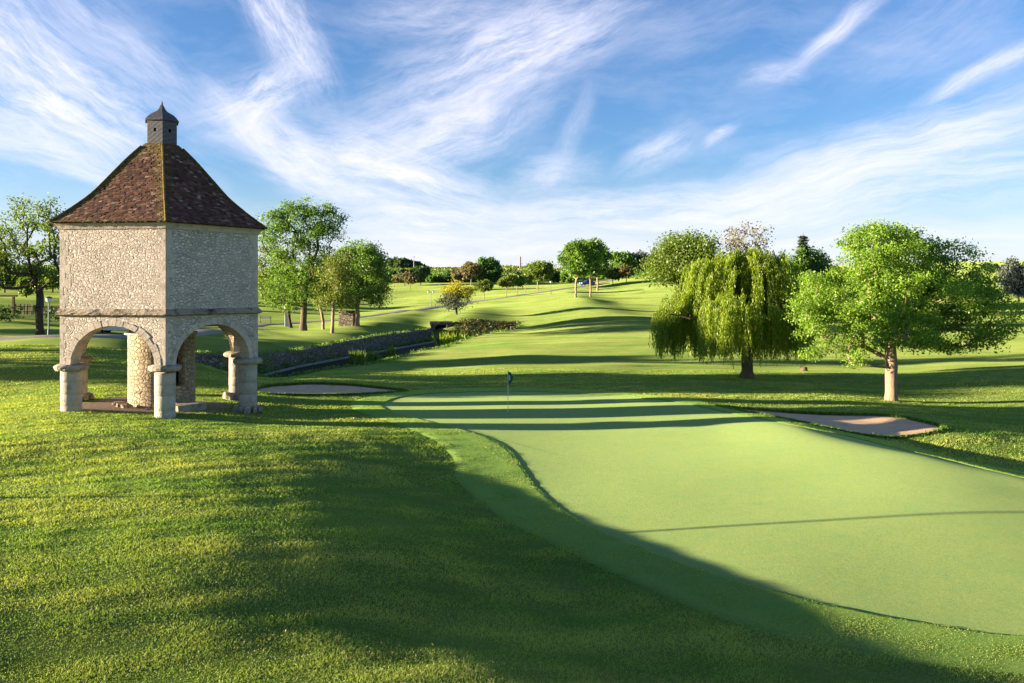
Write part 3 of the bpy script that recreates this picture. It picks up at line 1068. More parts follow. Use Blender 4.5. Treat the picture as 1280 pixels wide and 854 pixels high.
# stair turret in the middle, hollow, with a tall doorway
def build_turret():
    r1, r0, z0, z1 = 1.40, 1.0, ZG - 0.3, 3.98
    m = MB()
    N = 72
    d0, d1, zs, zd = R(-52), R(-25), 1.78, 3.80
    for i in range(N):
        a, b_ = -math.pi + 2 * math.pi * i / N, -math.pi + 2 * math.pi * (i + 1) / N
        mid = (a + b_) / 2
        gap = d0 < mid < d1

        def pt(t, r, z):
            return (r * math.cos(t), r * math.sin(t), z)
        for lo, hi in (((z0, zs), (zd, z1)) if gap else ((z0, z1),)):
            nz = max(1, int((hi - lo) / 0.3))
            m.add([pt(a, r1, lo), pt(b_, r1, lo), pt(b_, r1, hi), pt(a, r1, hi), pt(a, r0, lo), pt(b_, r0, lo), pt(b_, r0, hi), pt(a, r0, hi)],
                  [[0, 1, 2, 3], [7, 6, 5, 4], [3, 2, 6, 7], [4, 5, 1, 0], [0, 3, 7, 4], [2, 1, 5, 6]])
    o = m.build('stair_turret', M['rubble_big'], t_root)
    c = MB()
    c.lathe((0, 0, 3.985), [(1.48, 0), (1.52, 0.04), (1.5, 0.10), (0.9, 0.11)], 30, 0.8, 0.03)
    c.build('cap_slab', M['ashlar'], o)
    c = MB()
    c.lathe((0, 0, 4.09), [(0.95, 0), (0.95, 0.80)], 24)
    c.build('stair_core', M['rubble_big'], o)
    s = MB()
    for i in range(9):
        a = R(random.uniform(-75, 5))
        rr_ = random.uniform(1.5, 2.3)
        x, y = rr_ * math.cos(a), rr_ * math.sin(a)
        w = random.uniform(0.3, 0.55)
        s.box((x, y, Tz(TC[0] + x, TC[1] + y) + 0.1), (w, w * 0.7, random.uniform(0.2, 0.42)), a, random.uniform(0, 1), 0.05, 0.85)
    s.box((2.1 * math.cos(R(-38)), 2.1 * math.sin(R(-38)), ZG + 0.05), (0.9, 1.3, 0.5), R(-38), 0.6, 0.03)
    bevel(s.build('door_steps', M['ashlar_lichen'], o), 0.04)
    for i in range(14):
        s = MB()
        a = R(random.uniform(-170, -80))
        rr_ = random.uniform(1.42, 1.95)
        x, y = rr_ * math.cos(a), rr_ * math.sin(a)
        w = random.uniform(0.12, 0.3)
        s.box((x, y, Tz(TC[0] + x, TC[1] + y) + 0.05), (w, w * 0.7, w * 0.6), a, random.uniform(0, 1), 0.03, 0.85)
        s.build('footing_stone', M['rubble_big'], o)


build_turret()

# roof of separate tiles on a bell-cast profile
ROOF = [(4.82, 8.70), (3.97, 9.30), (3.08, 10.02), (2.33, 10.86), (1.55, 11.72), (0.76, 12.48)]
def roof_curve():
    p = np.array(ROOF)
    d = np.concatenate([[0], np.cumsum(np.hypot(*np.diff(p, axis=0).T))])
    s = np.linspace(0, d[-1], 400)
    r, z = np.interp(s, d, p[:, 0]), np.interp(s, d, p[:, 1])
    k = np.ones(61) / 61
    r2 = np.convolve(np.pad(r, 30, mode='reflect', reflect_type='odd'), k, 'valid')
    z2 = np.convolve(np.pad(z, 30, mode='reflect', reflect_type='odd'), k, 'valid')
    return s, r2, z2


def build_roof():
    s, rr_, zz_ = roof_curve()
    hex_rings([(r - 0.03, z - 0.03) for r, z in zip(rr_[::20], zz_[::20])]).build('roof_deck', M['timber'], t_root)
    g = np.random.default_rng(12)
    V, F, tint, moss = [], [], [], []
    expo = 0.125
    rows = int(s[-1] / expo)
    for k in range(6):
        for j in range(rows + 1):
            s0 = j * expo
            s1 = min(s0 + expo * 1.6, s[-1])
            r0_, z0_ = np.interp(s0, s, rr_), np.interp(s0, s, zz_)
            r1_, z1_ = np.interp(s1, s, rr_), np.interp(s1, s, zz_)
            if j == 0:
                r0_ += 0.06
            A0, B0 = np.array(hexv(r0_, k, z0_)), np.array(hexv(r0_, k + 1, z0_))
            A1, B1 = np.array(hexv(r1_, k, z1_)), np.array(hexv(r1_, k + 1, z1_))
            L = np.linalg.norm(B0 - A0)
            n = max(2, int(round(L / 0.185)))
            ed = np.linspace(0, 1, n + 1)
            sh = (0.5 / n) if j % 2 else 0.0
            ed = np.unique(np.clip(np.concatenate([[0], ed + sh]), 0, 1))
            nrm = np.cross(B0 - A0, A1 - A0)
            nrm /= np.linalg.norm(nrm)
            for a, b_ in zip(ed[:-1], ed[1:]):
                if b_ - a < 0.15 / n:
                    continue
                gpx = 0.008 / L
                j1, j2 = g.normal(0, 0.006, 2)
                lift = 0.022 + g.normal(0, 0.006)
                slip = g.normal(0, 0.010)
                up = (A1 - A0) / np.linalg.norm(A1 - A0)
                p0 = A0 + (B0 - A0) * (a + gpx) + nrm * (lift + j1) - up * slip
                p1 = A0 + (B0 - A0) * (b_ - gpx) + nrm * (lift + j2) - up * (slip + g.normal(0, 0.004))
                p2 = A1 + (B1 - A1) * min(1, b_) + nrm * 0.004
                p3 = A1 + (B1 - A1) * a + nrm * 0.004
                q0, q1 = p0 - nrm * 0.02, p1 - nrm * 0.02
                i = len(V)
                V += [p0, p1, p2, p3, q0, q1]
                F += [[i, i + 1, i + 2, i + 3], [i + 4, i + 5, i + 1, i]]
                t = g.beta(2.2, 2.6)
                if g.random() < 0.05:
                    t = g.uniform(0.8, 1.0)
                edge = min(a, 1 - b_) * L
                hi = j / rows
                mv = 0.05 + 0.85 * max(0, 1 - edge / (0.30 + 0.25 * hi)) + 0.55 * sstep(0.72, 1.0, hi) + 0.28 * max(0, 1 - j / 5)
                if k in (0, 1, 2):
                    mv *= 0.30
                tint += [t] * 6
                moss += [mv] * 6
    new_mesh('roof_tiles', np.array(V), F, M['tile'], t_root, False, {'tint': tint, 'moss': moss})
    for k in range(6):
        m = MB()
        for j in range(0, 400 - 22, 19):
            p, q = hexv(rr_[j] + 0.03, k, zz_[j] + 0.01), hexv(rr_[j + 19] + 0.035, k, zz_[j + 19] + 0.02)
            m.tube(p, q, 0.055 + random.uniform(0, .01), 0.045, 7, random.uniform(0.2, 0.7))
        o = m.build('hip_tiles', M['tile'], t_root)
        at = o.data.attributes.new('moss', 'FLOAT', 'POINT')
        at.data.foreach_set('value', np.full(len(o.data.vertices), 0.9 if k in (0, 5) else 0.5, np.float32))


build_roof()


def build_lantern():
    rb, z0, z1 = 0.70, 12.34, 13.56
    m = MB()
    holes = []
    for k in range(6):
        hole = MB()
        holes.append(hole)
        A_, B_ = Vector(hexv(rb, k, 0)), Vector(hexv(rb, k + 1, 0))
        e = (B_ - A_)
        nrm = Vector(((A_ + B_).x, (A_ + B_).y, 0)).normalized()
        xs, zs = [0, 0.42, 0.58, 1], [z0, z0 + 0.66, z0 + 0.82, z1]

        def W(i, j, dep=0.0):
            p = A_ + e * xs[i] - nrm * dep
            return (p.x, p.y, zs[j])
        for i in range(3):
            for j in range(3):
                if (i, j) != (1, 1):
                    m.add([W(i, j), W(i + 1, j), W(i + 1, j + 1), W(i, j + 1)], [[0, 1, 2, 3]])
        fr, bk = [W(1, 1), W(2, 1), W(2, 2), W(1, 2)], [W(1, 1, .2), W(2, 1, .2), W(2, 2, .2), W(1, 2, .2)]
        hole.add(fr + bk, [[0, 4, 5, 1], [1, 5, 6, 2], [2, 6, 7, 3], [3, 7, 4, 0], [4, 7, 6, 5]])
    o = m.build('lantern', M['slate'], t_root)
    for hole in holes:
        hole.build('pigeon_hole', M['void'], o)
    hex_rings([(0.69, 13.50), (0.79, 13.51), (0.80, 13.55), (0.74, 13.62), (0.66, 13.72), (0.54, 13.83), (0.38, 13.92), (0.25, 14.0), (0.16, 14.11), (0.09, 14.24), (0.03, 14.36)], True).build('lantern_roof', M['slate'], o)
    f = MB()
    f.lathe((0, 0, 14.34), [(0.035, 0), (0.045, 0.04), (0.02, 0.09), (0.008, 0.22)], 8)
    f.build('finial', M['slate'], o)


build_lantern()

# ------------------------------------------------------------------ flag
def build_flag():
    p = hit(635, 517)
    r = thing('flagstick', 'golf flagstick with a limp dark teal flag standing in the hole on the green', 'flag', tuple(p))
    h = 54.0 / FPX * p[1]
    m = MB()
    m.lathe((0, 0, -0.1), [(0.014, 0), (0.014, h * 0.7), (0.011, h + 0.1)], 8)
    m.build('pole', M['pole'], r)
    m = MB()
    m.lathe((0, 0, 0.0), [(0.056, 0.013), (0.054, 0.0155)], 16)
    m.build('cup', M['void'], r)
    V, F = [], []
    for iy in range(15):
        t = iy / 14
        z = h - 0.02 - t * 0.66
        w = 0.20 * math.sin(math.pi * min(1, t * 0.8 + 0.12)) + 0.03
        for ix in range(9):
            s = ix / 8
            V.append((0.014 + s * w, 0.05 * math.sin(s * 6.5 + t * 2.0) * s ** 0.4, z - 0.10 * s * (1 - t) - 0.02 * math.sin(s * 5)))
    for iy in range(14):
        for ix in range(8):
            i = iy * 9 + ix
            F.append([i, i + 1, i + 10, i + 9])
    fl = new_mesh('flag', np.array(V), F, M['flag'], r, True)
    md = fl.modifiers.new('thickness', 'SOLIDIFY')
    md.thickness = 0.004
    sub = [F[iy * 8 + ix] for iy in range(4, 9) for ix in (1, 2)]
    vv = np.array(V)
    for sgn in (-1,):
        ids = sorted({i for f in sub for i in f})
        mp = {i: j for j, i in enumerate(ids)}
        new_mesh('emblem', vv[ids] + np.array([0, sgn * 0.006, 0]), [[mp[i] for i in f] for f in sub], M['flag_mark'], fl, True)


build_flag()

# ------------------------------------------------------------------ trees
def grow(g, blobs, trunk_top, n_att, base_r, gap=0.0, shell=0.5, lean=(0, 0), trunk_start=0.0, twist=0.25):
    """skeleton from attraction points: returns nodes, parents, radii, tips"""
    pts_ = []
    S = sines(10, int(g.integers(1e6)), 0.8, 2.2, 3)
    vol = np.array([b[3] * b[4] * b[5] for b in blobs])
    tries = 0
    while len(pts_) < n_att and tries < n_att * 40:
        tries += 1
        b = blobs[g.choice(len(blobs), p=vol / vol.sum())]
        d = g.normal(size=3)
        d /= np.linalg.norm(d)
        rad = g.random() ** (1 / 3.0)
        if g.random() < shell:
            rad = g.uniform(0.72, 1.0)
        q = np.array(b[:3]) + d * rad * np.array(b[3:6])
        if gap and snoise(q[None], S)[0] < -1.2 + gap * 2.0 - 1.0:
            continue
        pts_.append(q)
    att = np.array(pts_)
    nodes, par = [], []
    nt = 7
    top = np.array(trunk_top, float)
    for i in range(nt):
        t = i / (nt - 1)
        w = np.array([g.normal(0, 0.02), g.normal(0, 0.02), 0]) * top[2] * (0 < i)
        nodes.append(np.array([0, 0, trunk_start]) * (1 - t) + top * t + w * (i < nt - 1) * 0.6)
        par.append(i - 1)
    order = np.argsort(np.linalg.norm(att - top, axis=1))
    plen = [i * top[2] / (nt - 1) * 0.3 for i in range(nt)]
    low = 3
    tips = []
    for a in order:
        q = att[a]
        N = np.array(nodes[low:])
        dv = q - N
        dist = np.linalg.norm(dv, axis=1)
        cost = dist + 0.28 * np.array(plen[low:]) + 0.9 * np.maximum(0, N[:, 2] - q[2])
        i = int(np.argmin(cost)) + low
        p = nodes[i]
        L = np.linalg.norm(q - p)
        k = max(1, int(L / max(0.5, base_r * 2.2)))
        k = min(k, 5)
        off = g.normal(0, 0.10, 3) * L
        off[2] += -0.06 * L
        last = i
        for s in range(1, k + 1):
            t = s / k
            nodes.append(p + (q - p) * t + off * math.sin(math.pi * t))
            par.append(last)
            plen.append(plen[last] + L / k)
            last = len(nodes) - 1
        tips.append(last)
    n = len(nodes)
    w = np.zeros(n)
    for t in tips:
        w[t] += 1
    for i in range(n - 1, 0, -1):
        w[par[i]] += w[i]
    w = np.maximum(w, 1)
    rad = base_r * (w / w[0]) ** 0.5
    return np.array(nodes), np.array(par), rad, tips, att


def skeleton_mesh(name, nodes, par, rad, mat, parent, sides=7, flare=1.5, minr=0.0):
    V, F = [], []
    ring = np.linspace(0, 2 * math.pi, sides, endpoint=False)
    for i in range(1, len(nodes)):
        p, q = nodes[par[i]], nodes[i]
        rq = max(rad[i], minr)
        rp = max(min(rad[par[i]], rad[i] * 1.35), minr)
        if par[i] == 0:
            rp = rad[0] * flare
        d = q - p
        L = np.linalg.norm(d)
        if L < 1e-5:
            continue
        d = d / L
        e = np.cross(d, [0.3, 0.1, 1.0] if abs(d[2]) < 0.9 else [1.0, 0.2, 0])
        e /= np.linalg.norm(e)
        h = np.cross(d, e)
        c = np.cos(ring)[:, None] * e + np.sin(ring)[:, None] * h
        k = len(V) * sides
        V.append(p - d * rp * 0.15 + c * rp)
        V.append(q + d * rq * 0.15 + c * rq)
        a = np.arange(sides)
        b = (a + 1) % sides
        F.append(np.stack([k + a, k + b, k + sides + b, k + sides + a], -1))
    return new_mesh(name, np.concatenate(V), np.concatenate(F), mat, parent, True)


def leaf_mesh(name, g, centers, per, spread, size, mat, parent, aspect=0.5, up=0.0, tint_c=None, flat=0.7, droop=0.0):
    n = len(centers) * per
    c = np.repeat(centers, per, 0)
    off = g.normal(size=(n, 3)) * spread * np.array([1, 1, flat])
    p = c + off
    p[:, 2] -= droop * np.abs(g.normal(size=n))
    nr = g.normal(size=(n, 3))
    nr[:, 2] = np.abs(nr[:, 2]) * 0.8 + up
    nr /= np.linalg.norm(nr, axis=1, keepdims=True)
    ax = g.normal(size=(n, 3))
    ax -= (ax * nr).sum(1, keepdims=True) * nr
    ax /= np.linalg.norm(ax, axis=1, keepdims=True)
    bx = np.cross(nr, ax)
    s = size * np.exp(g.normal(0, 0.28, n))[:, None]
    V = np.stack([p - ax * s * 0.5, p + bx * s * aspect * 0.5 + nr * s * 0.06, p + ax * s * 0.5, p - bx * s * aspect * 0.5 + nr * s * 0.06], 1).reshape(-1, 3)
    F = np.arange(n * 4).reshape(n, 4)
    tc = g.beta(2, 2, len(centers)) if tint_c is None else tint_c
    t = np.clip(np.repeat(tc, per) + g.normal(0, 0.18, n), 0, 1)
    return new_mesh(name, V, F, mat, parent, False, {'tint': np.repeat(t, 4)})


def tree(kind, label, loc, blobs, trunk_top, n_att, base_r, per, spread, size, leaf, bark, gap=0.3, shell=0.55, group=None, seed=1, name='tree', cat='tree', aspect=0.5, rotz=0.0, sides=7, flare=1.5, minr=0.0, flat=0.7):
    g = np.random.default_rng(seed)
    r = thing(name, label, cat, tuple(loc), rotz, group)
    nodes, par, rad, tips, att = grow(g, blobs, trunk_top, n_att, base_r, gap, shell)
    nodes[0, 2] -= 0.15
    skeleton_mesh('trunk', nodes, par, rad, M[bark], r, sides, flare, minr)
    ctr = nodes[tips]
    leaf_mesh('crown', g, ctr, per, spread, size, M[leaf], r, aspect, flat=flat)
    return r


def lump(g, w, z0, z1, n=7, fw=0.45):
    """a crown outline as a few overlapping lobes: width w, from z0 to z1"""
    h = z1 - z0
    bl = [(0, 0, z0 + h * 0.52, w * 0.40, w * 0.40, h * 0.42)]
    for i in range(n):
        a = g.uniform(0, 6.28)
        rr_ = w * 0.5 - w * fw * 0.42
        zz_ = z0 + h * g.uniform(0.28, 0.80)
        k = math.sqrt(max(0.15, 1 - ((zz_ - z0) / h * 2 - 1) ** 2))
        bl.append((rr_ * k * math.cos(a), rr_ * k * math.sin(a), zz_, w * fw * 0.45, w * fw * 0.45, h * 0.24))
    return bl


# --- the big ash right of the green
p = hit(1114, 501)
sc_ = p[1] / FPX
blobs = []
for (u, v, ru, rv, dy) in ((1110, 328, 62, 46, 0), (1070, 365, 66, 42, 1.0), (1042, 396, 46, 32, -0.5), (1185, 370, 62, 44, 0.3), (1212, 394, 46, 32, -0.8), (1155, 330, 50, 40, 1.5),
                           (1075, 325, 42, 32, -1.5), (1125, 374, 66, 30, -2.4), (1120, 372, 70, 45, 2.6), (1195, 336, 40, 34, 0.5), (1218, 350, 26, 22, 0), (1230, 398, 26, 26, 0.5), (1100, 302, 38, 26, 0.5),
                           (1036, 424, 40, 18, 0.4), (1075, 430, 34, 14, 1.2), (1200, 424, 38, 16, 1.0), (1216, 416, 32, 18, -0.4), (1022, 390, 26, 24, 1.0), (1105, 412, 62, 22, -1.9), (1150, 408, 46, 20, 1.8), (1032, 440, 26, 13, 0.6), (1066, 444, 20, 10, -0.6)):
    blobs.append(((u - 1114) * sc_, dy, (501 - v) * sc_, ru * sc_, min(ru * sc_, 2.6), rv * sc_))
tree('ash', 'broad bright green tree with a pale short trunk beside the sand bunker', p, blobs, (0.0, 0, 2.3), 860, 0.34, 112, 0.29, 0.14, 'leaf_ash', 'bark_pale', 0.42, 0.75, seed=15, name='ash_tree', sides=10, flare=1.25, flat=0.6)

# --- weeping willow
def build_willow():
    g = np.random.default_rng(9)
    p = hit(933, 473)
    s = p[1] / FPX
    r = thing('willow_tree', 'weeping willow with yellow-green hanging strands sweeping almost to the grass', 'tree', tuple(p))
    anchors = []
    # bearing outline of the crown: half width at each height from the photograph
    lobes = [((905, 343), 50, 1.6), ((965, 338), 48, 1.2), ((872, 378), 40, 1.5), ((990, 372), 26, 1.2), ((930, 355), 62, 2.6), ((942, 326), 34, 1.0), ((965, 402), 36, -1.8), ((848, 395), 24, 0.6), ((900, 388), 40, -2.4), ((1000, 400), 18, 0.5)]
    for (c, rad, dy) in lobes:
        for i in range(int(rad * 1.15)):
            a, e = g.uniform(0, 6.28), math.asin(g.uniform(0.0, 1.0))
            rr_ = rad * s * g.uniform(0.55, 1.0)
            anchors.append(((c[0] - 933) * s + rr_ * math.cos(a) * math.cos(e), np.clip(dy + 0.8 * rr_ * math.sin(a) * math.cos(e), -4.4, 4.4),
                            (473 - c[1]) * s + rr_ * math.sin(e) * 0.62))
    anchors = np.array(anchors)
    # skeleton that carries them
    nodes, par, rad, tips, att = grow(g, [((c[0] - 933) * s, dy, (473 - c[1]) * s, rr_ * s * 0.8, 1.6, rr_ * s * 0.45) for c, rr_, dy in lobes], (0.1, 0, 3.0), 120, 0.40, 0.0, 0.3)
    nodes[0, 2] -= 0.15
    skeleton_mesh('trunk', nodes, par, rad, M['bark'], r, 9, 1.7)
    V, tint = [], []
    for a in anchors:
        tc = g.beta(2, 2)
        out = np.array([a[0], a[1], 0])
        out = out / (np.linalg.norm(out) + 0.3)
        low = g.uniform(1.3, 2.6) if g.random() < 0.55 else g.uniform(2.2, 4.8)
        if a[0] < -4.0:
            low = g.uniform(1.5, 2.4)
        for k in range(9):
            st = a + g.normal(0, 0.13, 3)
            L = max(0.9, st[2] - low - g.uniform(-0.3, 1.1))
            n = int(L / 0.085)
            t = np.linspace(0, 1, n)
            px = st[0] + out[0] * 0.5 * np.minimum(1, t * 4) + 0.07 * np.sin(t * 5 + g.uniform(0, 6)) + g.normal(0, 0.05) * t
            py = st[1] + out[1] * 0.5 * np.minimum(1, t * 4) + 0.07 * np.sin(t * 4 + g.uniform(0, 6))
            pz = st[2] + 0.18 * np.sin(np.minimum(1, t * 4) * 3.14) - L * t
            q = np.stack([px, py, pz], -1) + g.normal(0, 0.03, (n, 3))
            d = np.stack([g.normal(0, 0.30, n), g.normal(0, 0.30, n), -np.ones(n)], -1)
            d /= np.linalg.norm(d, axis=1, keepdims=True)
            w = np.cross(d, g.normal(size=(n, 3)))
            w /= np.linalg.norm(w, axis=1, keepdims=True)
            ll = 0.21 * np.exp(g.normal(0, 0.25, n))[:, None]
            ww = 0.058
            V.append(np.stack([q, q + d * ll * 0.5 + w * ww * 0.5, q + d * ll, q + d * ll * 0.5 - w * ww * 0.5], 1).reshape(-1, 3))
            tint.append(np.repeat(np.clip(tc + g.normal(0, 0.15, n) - 0.1 * (1 - t), 0, 1), 4))
    V = np.concatenate(V)
    new_mesh('crown', V, np.arange(len(V)).reshape(-1, 4), M['leaf_willow'], r, False, {'tint': np.concatenate(tint)})


build_willow()


def px_blobs(spec, u0, v0, s):
    return [((u - u0) * s, dy, (v0 - v) * s, ru * s, min(ru, rv * 1.2) * s, rv * s) for u, v, ru, rv, dy in spec]


# --- tall tree group behind the dovecote
def ground_at(u, v, **k):
    q = hit(u, v, **k)
    return q, q[1] / FPX


GRP = 'trees between the dovecote and the road'
p, s = ground_at(379, 413.5, dmin=80)
tree('ash', 'tallest tree right behind the dovecote, dark green with an open ragged top', p,
     px_blobs([(385, 275, 40, 24, 0), (350, 270, 26, 17, 1), (400, 295, 30, 20, -1), (355, 305, 28, 24, 0), (375, 330, 40, 32, 1), (365, 360, 32, 24, -2), (395, 345, 32, 26, 2), (345, 285, 20, 20, -1), (415, 280, 18, 16, 0), (388, 258, 26, 12, 0)], 379, 413.5, s),
     (0.2, 0, 5.5), 300, 0.36, 84, 0.42, 0.23, 'leaf_group', 'bark', 0.45, 0.5, seed=21, sides=8, name='ash_tree', group=GRP)
p, s = ground_at(364, 410, dmin=80)
tree('lime', 'light green tree with a thin leaning trunk close to the white post', p,
     px_blobs([(345, 350, 26, 28, 0), (335, 330, 16, 24, 0), (352, 372, 20, 16, -1), (335, 365, 18, 20, 1)], 361, 410, s),
     (-0.8, 0, 4.0), 150, 0.18, 90, 0.42, 0.23, 'leaf_lime', 'bark_dark', 0.25, 0.5, seed=22, name='lime_tree', group=GRP)
p, s = ground_at(404, 412, dmin=80)
tree('multi', 'low many-stemmed tree between the tall dark trunk and the slender pale trunk', p,
     px_blobs([(402, 365, 18, 14, 0), (394, 372, 12, 10, 0), (412, 370, 12, 10, 1)], 404, 412, s),
     (0, 0, 1.0), 60, 0.18, 55, 0.40, 0.22, 'leaf_olive', 'bark_pale', 0.5, 0.6, seed=23, name='small_tree', group=GRP)
p, s = ground_at(415, 416.5, dmin=75)
tree('slender', 'slender tree with a pale straight trunk and thin olive spring foliage', p,
     px_blobs([(418, 350, 24, 30, 0), (410, 375, 22, 14, 0), (425, 335, 18, 18, 0), (430, 370, 18, 18, 1), (405, 350, 16, 18, 1)], 415, 416.5, s),
     (0.3, 0, 5.2), 150, 0.17, 60, 0.42, 0.20, 'leaf_olive', 'bark_pale', 0.45, 0.4, seed=24, name='slender_tree', group=GRP)
p, s = ground_at(447, 408, dmin=80)
tree('round', 'dense round-headed green tree beside the square stone block', p,
     px_blobs([(448, 335, 34, 32, 0), (462, 358, 26, 22, -1), (430, 350, 26, 26, 1), (450, 318, 26, 16, 0), (470, 350, 18, 22, 0), (472, 370, 16, 12, 0), (440, 372, 28, 12, -1), (460, 325, 20, 16, 1)], 447, 408, s),
     (0, 0, 2.8), 280, 0.26, 96, 0.42, 0.23, 'leaf_group', 'bark_pale', 0.28, 0.6, seed=25, sides=8, name='round_tree', group=GRP)

# --- tree at the left edge
p, s = ground_at(50, 418.5, dmin=45)
tree('left', 'open-crowned tree with dark twisting limbs at the left edge by the lamp post', p,
     px_blobs([(45, 268, 34, 22, 0), (10, 285, 30, 26, 1), (60, 300, 30, 24, -1), (25, 320, 32, 26, 0), (55, 340, 26, 24, 1), (0, 335, 26, 26, -1), (75, 270, 18, 16, 0), (-20, 310, 26, 30, 0), (20, 262, 24, 14, 0.5), (70, 330, 18, 26, 0.6)], 50, 418.5, s),
     (-0.1, 0, 2.0), 260, 0.28, 34, 0.30, 0.19, 'leaf_lime', 'bark_dark', 0.5, 0.6, seed=31, sides=8, name='ash_tree')

# --- middle-distance and far trees
def far_tree(u, v, top, w, leaf, bark, label, seed, dmin, n=90, per=46, gap=0.25, group=None, name='tree', trunk=0.28, low=None, cat='tree', n_lobes=7, dmax=1500, tr=None, fsz=1.0, du=0.0):
    p, s = ground_at(u, v, dmin=dmin, dmax=dmax)
    s = p[1] / FPX
    top_z = CAM_H + (HOR - top) / FPX * p[1] - p[2]
    W_ = w * s
    g = np.random.default_rng(seed)
    z0 = top_z * trunk if low is None else top_z * low
    bl = [(b[0] + du * s, *b[1:]) for b in lump(g, W_, z0, top_z, n_lobes)]
    size = max(0.10, 2.6 * s) * fsz
    return tree('x', label, p, bl, (du * s * 0.3, 0, max(z0, 0.12 * top_z) * 1.05), n, tr or max(0.10, top_z * 0.022), per, W_ * 0.072, size, leaf, bark, gap, 0.6, group, seed, name, cat, 0.62, 0, 6, 1.4, minr=0.25 * s)


FG = 'scattered trees on the far fairway'
far_tree(720, 372, 299, 40, 'leaf_group', 'bark_pale', 'tallest green tree of the trio beside the bend of the road, leaning pale trunk', 41, 110, 160, 60, 0.2, FG, trunk=0.25, dmax=200, tr=0.20)
far_tree(738, 371, 300, 38, 'leaf_group', 'bark_pale', 'forked-trunk tree in the middle of the trio by the road bend', 42, 110, 150, 60, 0.2, FG, trunk=0.28, dmax=200, tr=0.18)
far_tree(747, 363, 308, 34, 'leaf_group', 'bark_pale', 'rear tree of the trio by the road bend, next to the dark low tree', 43, 110, 120, 55, 0.2, FG, trunk=0.3, dmax=210)
far_tree(766, 357, 334, 30, 'leaf_dark', 'bark_dark', 'low dark spreading tree right of the trio by the road', 44, 120, 80, 50, 0.1, FG, trunk=0.3, dmax=230)
far_tree(783, 356, 333, 21, 'leaf_rust', 'bark_pale', 'small rust-brown tree on the rise below the long hedge', 45, 120, 70, 30, 0.3, FG, trunk=0.4, dmax=230)
far_tree(777, 349, 313, 36, 'leaf_group', 'bark_dark', 'loose-crowned tree at the left end of the hedge on the rise', 46, 225, 110, 40, 0.4, FG, low=0.15, name='hilltop_tree')
far_tree(800, 348, 315, 34, 'leaf_blue', 'bark_dark', 'greyish green tree behind the hedge on the rise', 47, 240, 110, 36, 0.45, FG, low=0.15, name='hilltop_tree')
far_tree(822, 347, 318, 32, 'leaf_group', 'bark_dark', 'rounded tree behind the right end of the hedge on the rise', 48, 240, 100, 36, 0.4, FG, low=0.15, name='hilltop_tree')
far_tree(672, 363, 327, 40, 'leaf_lime', 'bark_pale', 'bright yellow-green tree beside the road in the distance', 51, 170, 120, 50, 0.3, FG, trunk=0.28, dmax=260)
far_tree(612, 354, 324, 33, 'leaf_bright', 'bark_dark', 'dense fresh green tree in front of the vineyard hill', 52, 200, 140, 60, 0.0, FG, low=0.04, dmax=300, n_lobes=9)
far_tree(589, 357, 329, 26, 'leaf_rust', 'bark_pale', 'dark dome-shaped brownish tree left of the dense fresh green one', 53, 190, 110, 60, 0.0, FG, trunk=0.3, dmax=300)
far_tree(576, 354, 336, 24, 'leaf_pink', 'bark_pale', 'pale budding tree left of the dark dome-shaped tree', 54, 190, 80, 30, 0.3, FG, low=0.1, dmax=300)
far_tree(563, 353, 339, 22, 'leaf_bright', 'bark_dark', 'green bush at the foot of the vineyard slope', 55, 190, 80, 40, 0.1, FG, low=0.03, name='bush', cat='bush', dmax=300)
far_tree(605, 374, 350, 21, 'leaf_olive', 'bark_pale', 'small lone sapling with round top left of the row of three saplings', 56, 150, 70, 40, 0.15, FG, trunk=0.42, dmax=210, name='sapling')
far_tree(633, 371, 345, 22, 'leaf_olive', 'bark_pale', 'leftmost of the three roadside saplings', 57, 150, 70, 40, 0.15, FG, trunk=0.42, dmax=215, name='sapling')
far_tree(646, 369, 344, 22, 'leaf_group', 'bark_pale', 'middle one of the three roadside saplings', 58, 150, 70, 40, 0.15, FG, trunk=0.42, dmax=220, name='sapling')
far_tree(657, 366, 344, 18, 'leaf_olive', 'bark_pale', 'rightmost of the three roadside saplings, next to the yellow-green tree', 59, 150, 70, 40, 0.15, FG, trunk=0.42, dmax=230, name='sapling')
far_tree(526, 357, 335, 27, 'leaf_dark', 'bark_dark', 'umbrella-topped dark tree on the far field', 61, 170, 90, 46, 0.1, FG, trunk=0.45, dmax=300, name='umbrella_tree')
far_tree(513, 364, 341, 22, 'leaf_rust', 'bark_pale', 'reddish brown sapling with thin pale trunk on the far field', 62, 150, 80, 30, 0.3, FG, trunk=0.4, dmax=260, name='sapling')
far_tree(506, 358, 337, 18, 'leaf_dark', 'bark_dark', 'small dark tree behind the reddish brown sapling', 63, 170, 70, 40, 0.15, FG, trunk=0.4, dmax=300)
far_tree(497, 357, 344, 17, 'leaf_pink', 'bark_pale', 'small pale grey-green shrub tree on the far field', 64, 160, 60, 30, 0.2, FG, trunk=0.3, dmax=300)
far_tree(483, 354, 336, 24, 'leaf_bright', 'bark_dark', 'bright green round bush right of the tree group', 65, 160, 90, 50, 0.0, FG, low=0.05, name='bush', cat='bush', dmax=300)
far_tree(539, 354, 345, 13, 'leaf_bright', 'bark_dark', 'low green bush right of the umbrella-topped tree', 66, 180, 50, 36, 0.1, FG, low=0.03, name='bush', cat='bush', dmax=300)
far_tree(552, 353, 346, 24, 'leaf_dark', 'bark_dark', 'low dark thicket below the vineyard', 67, 190, 60, 40, 0.1, FG, low=0.0, name='bush', cat='bush', dmax=300)
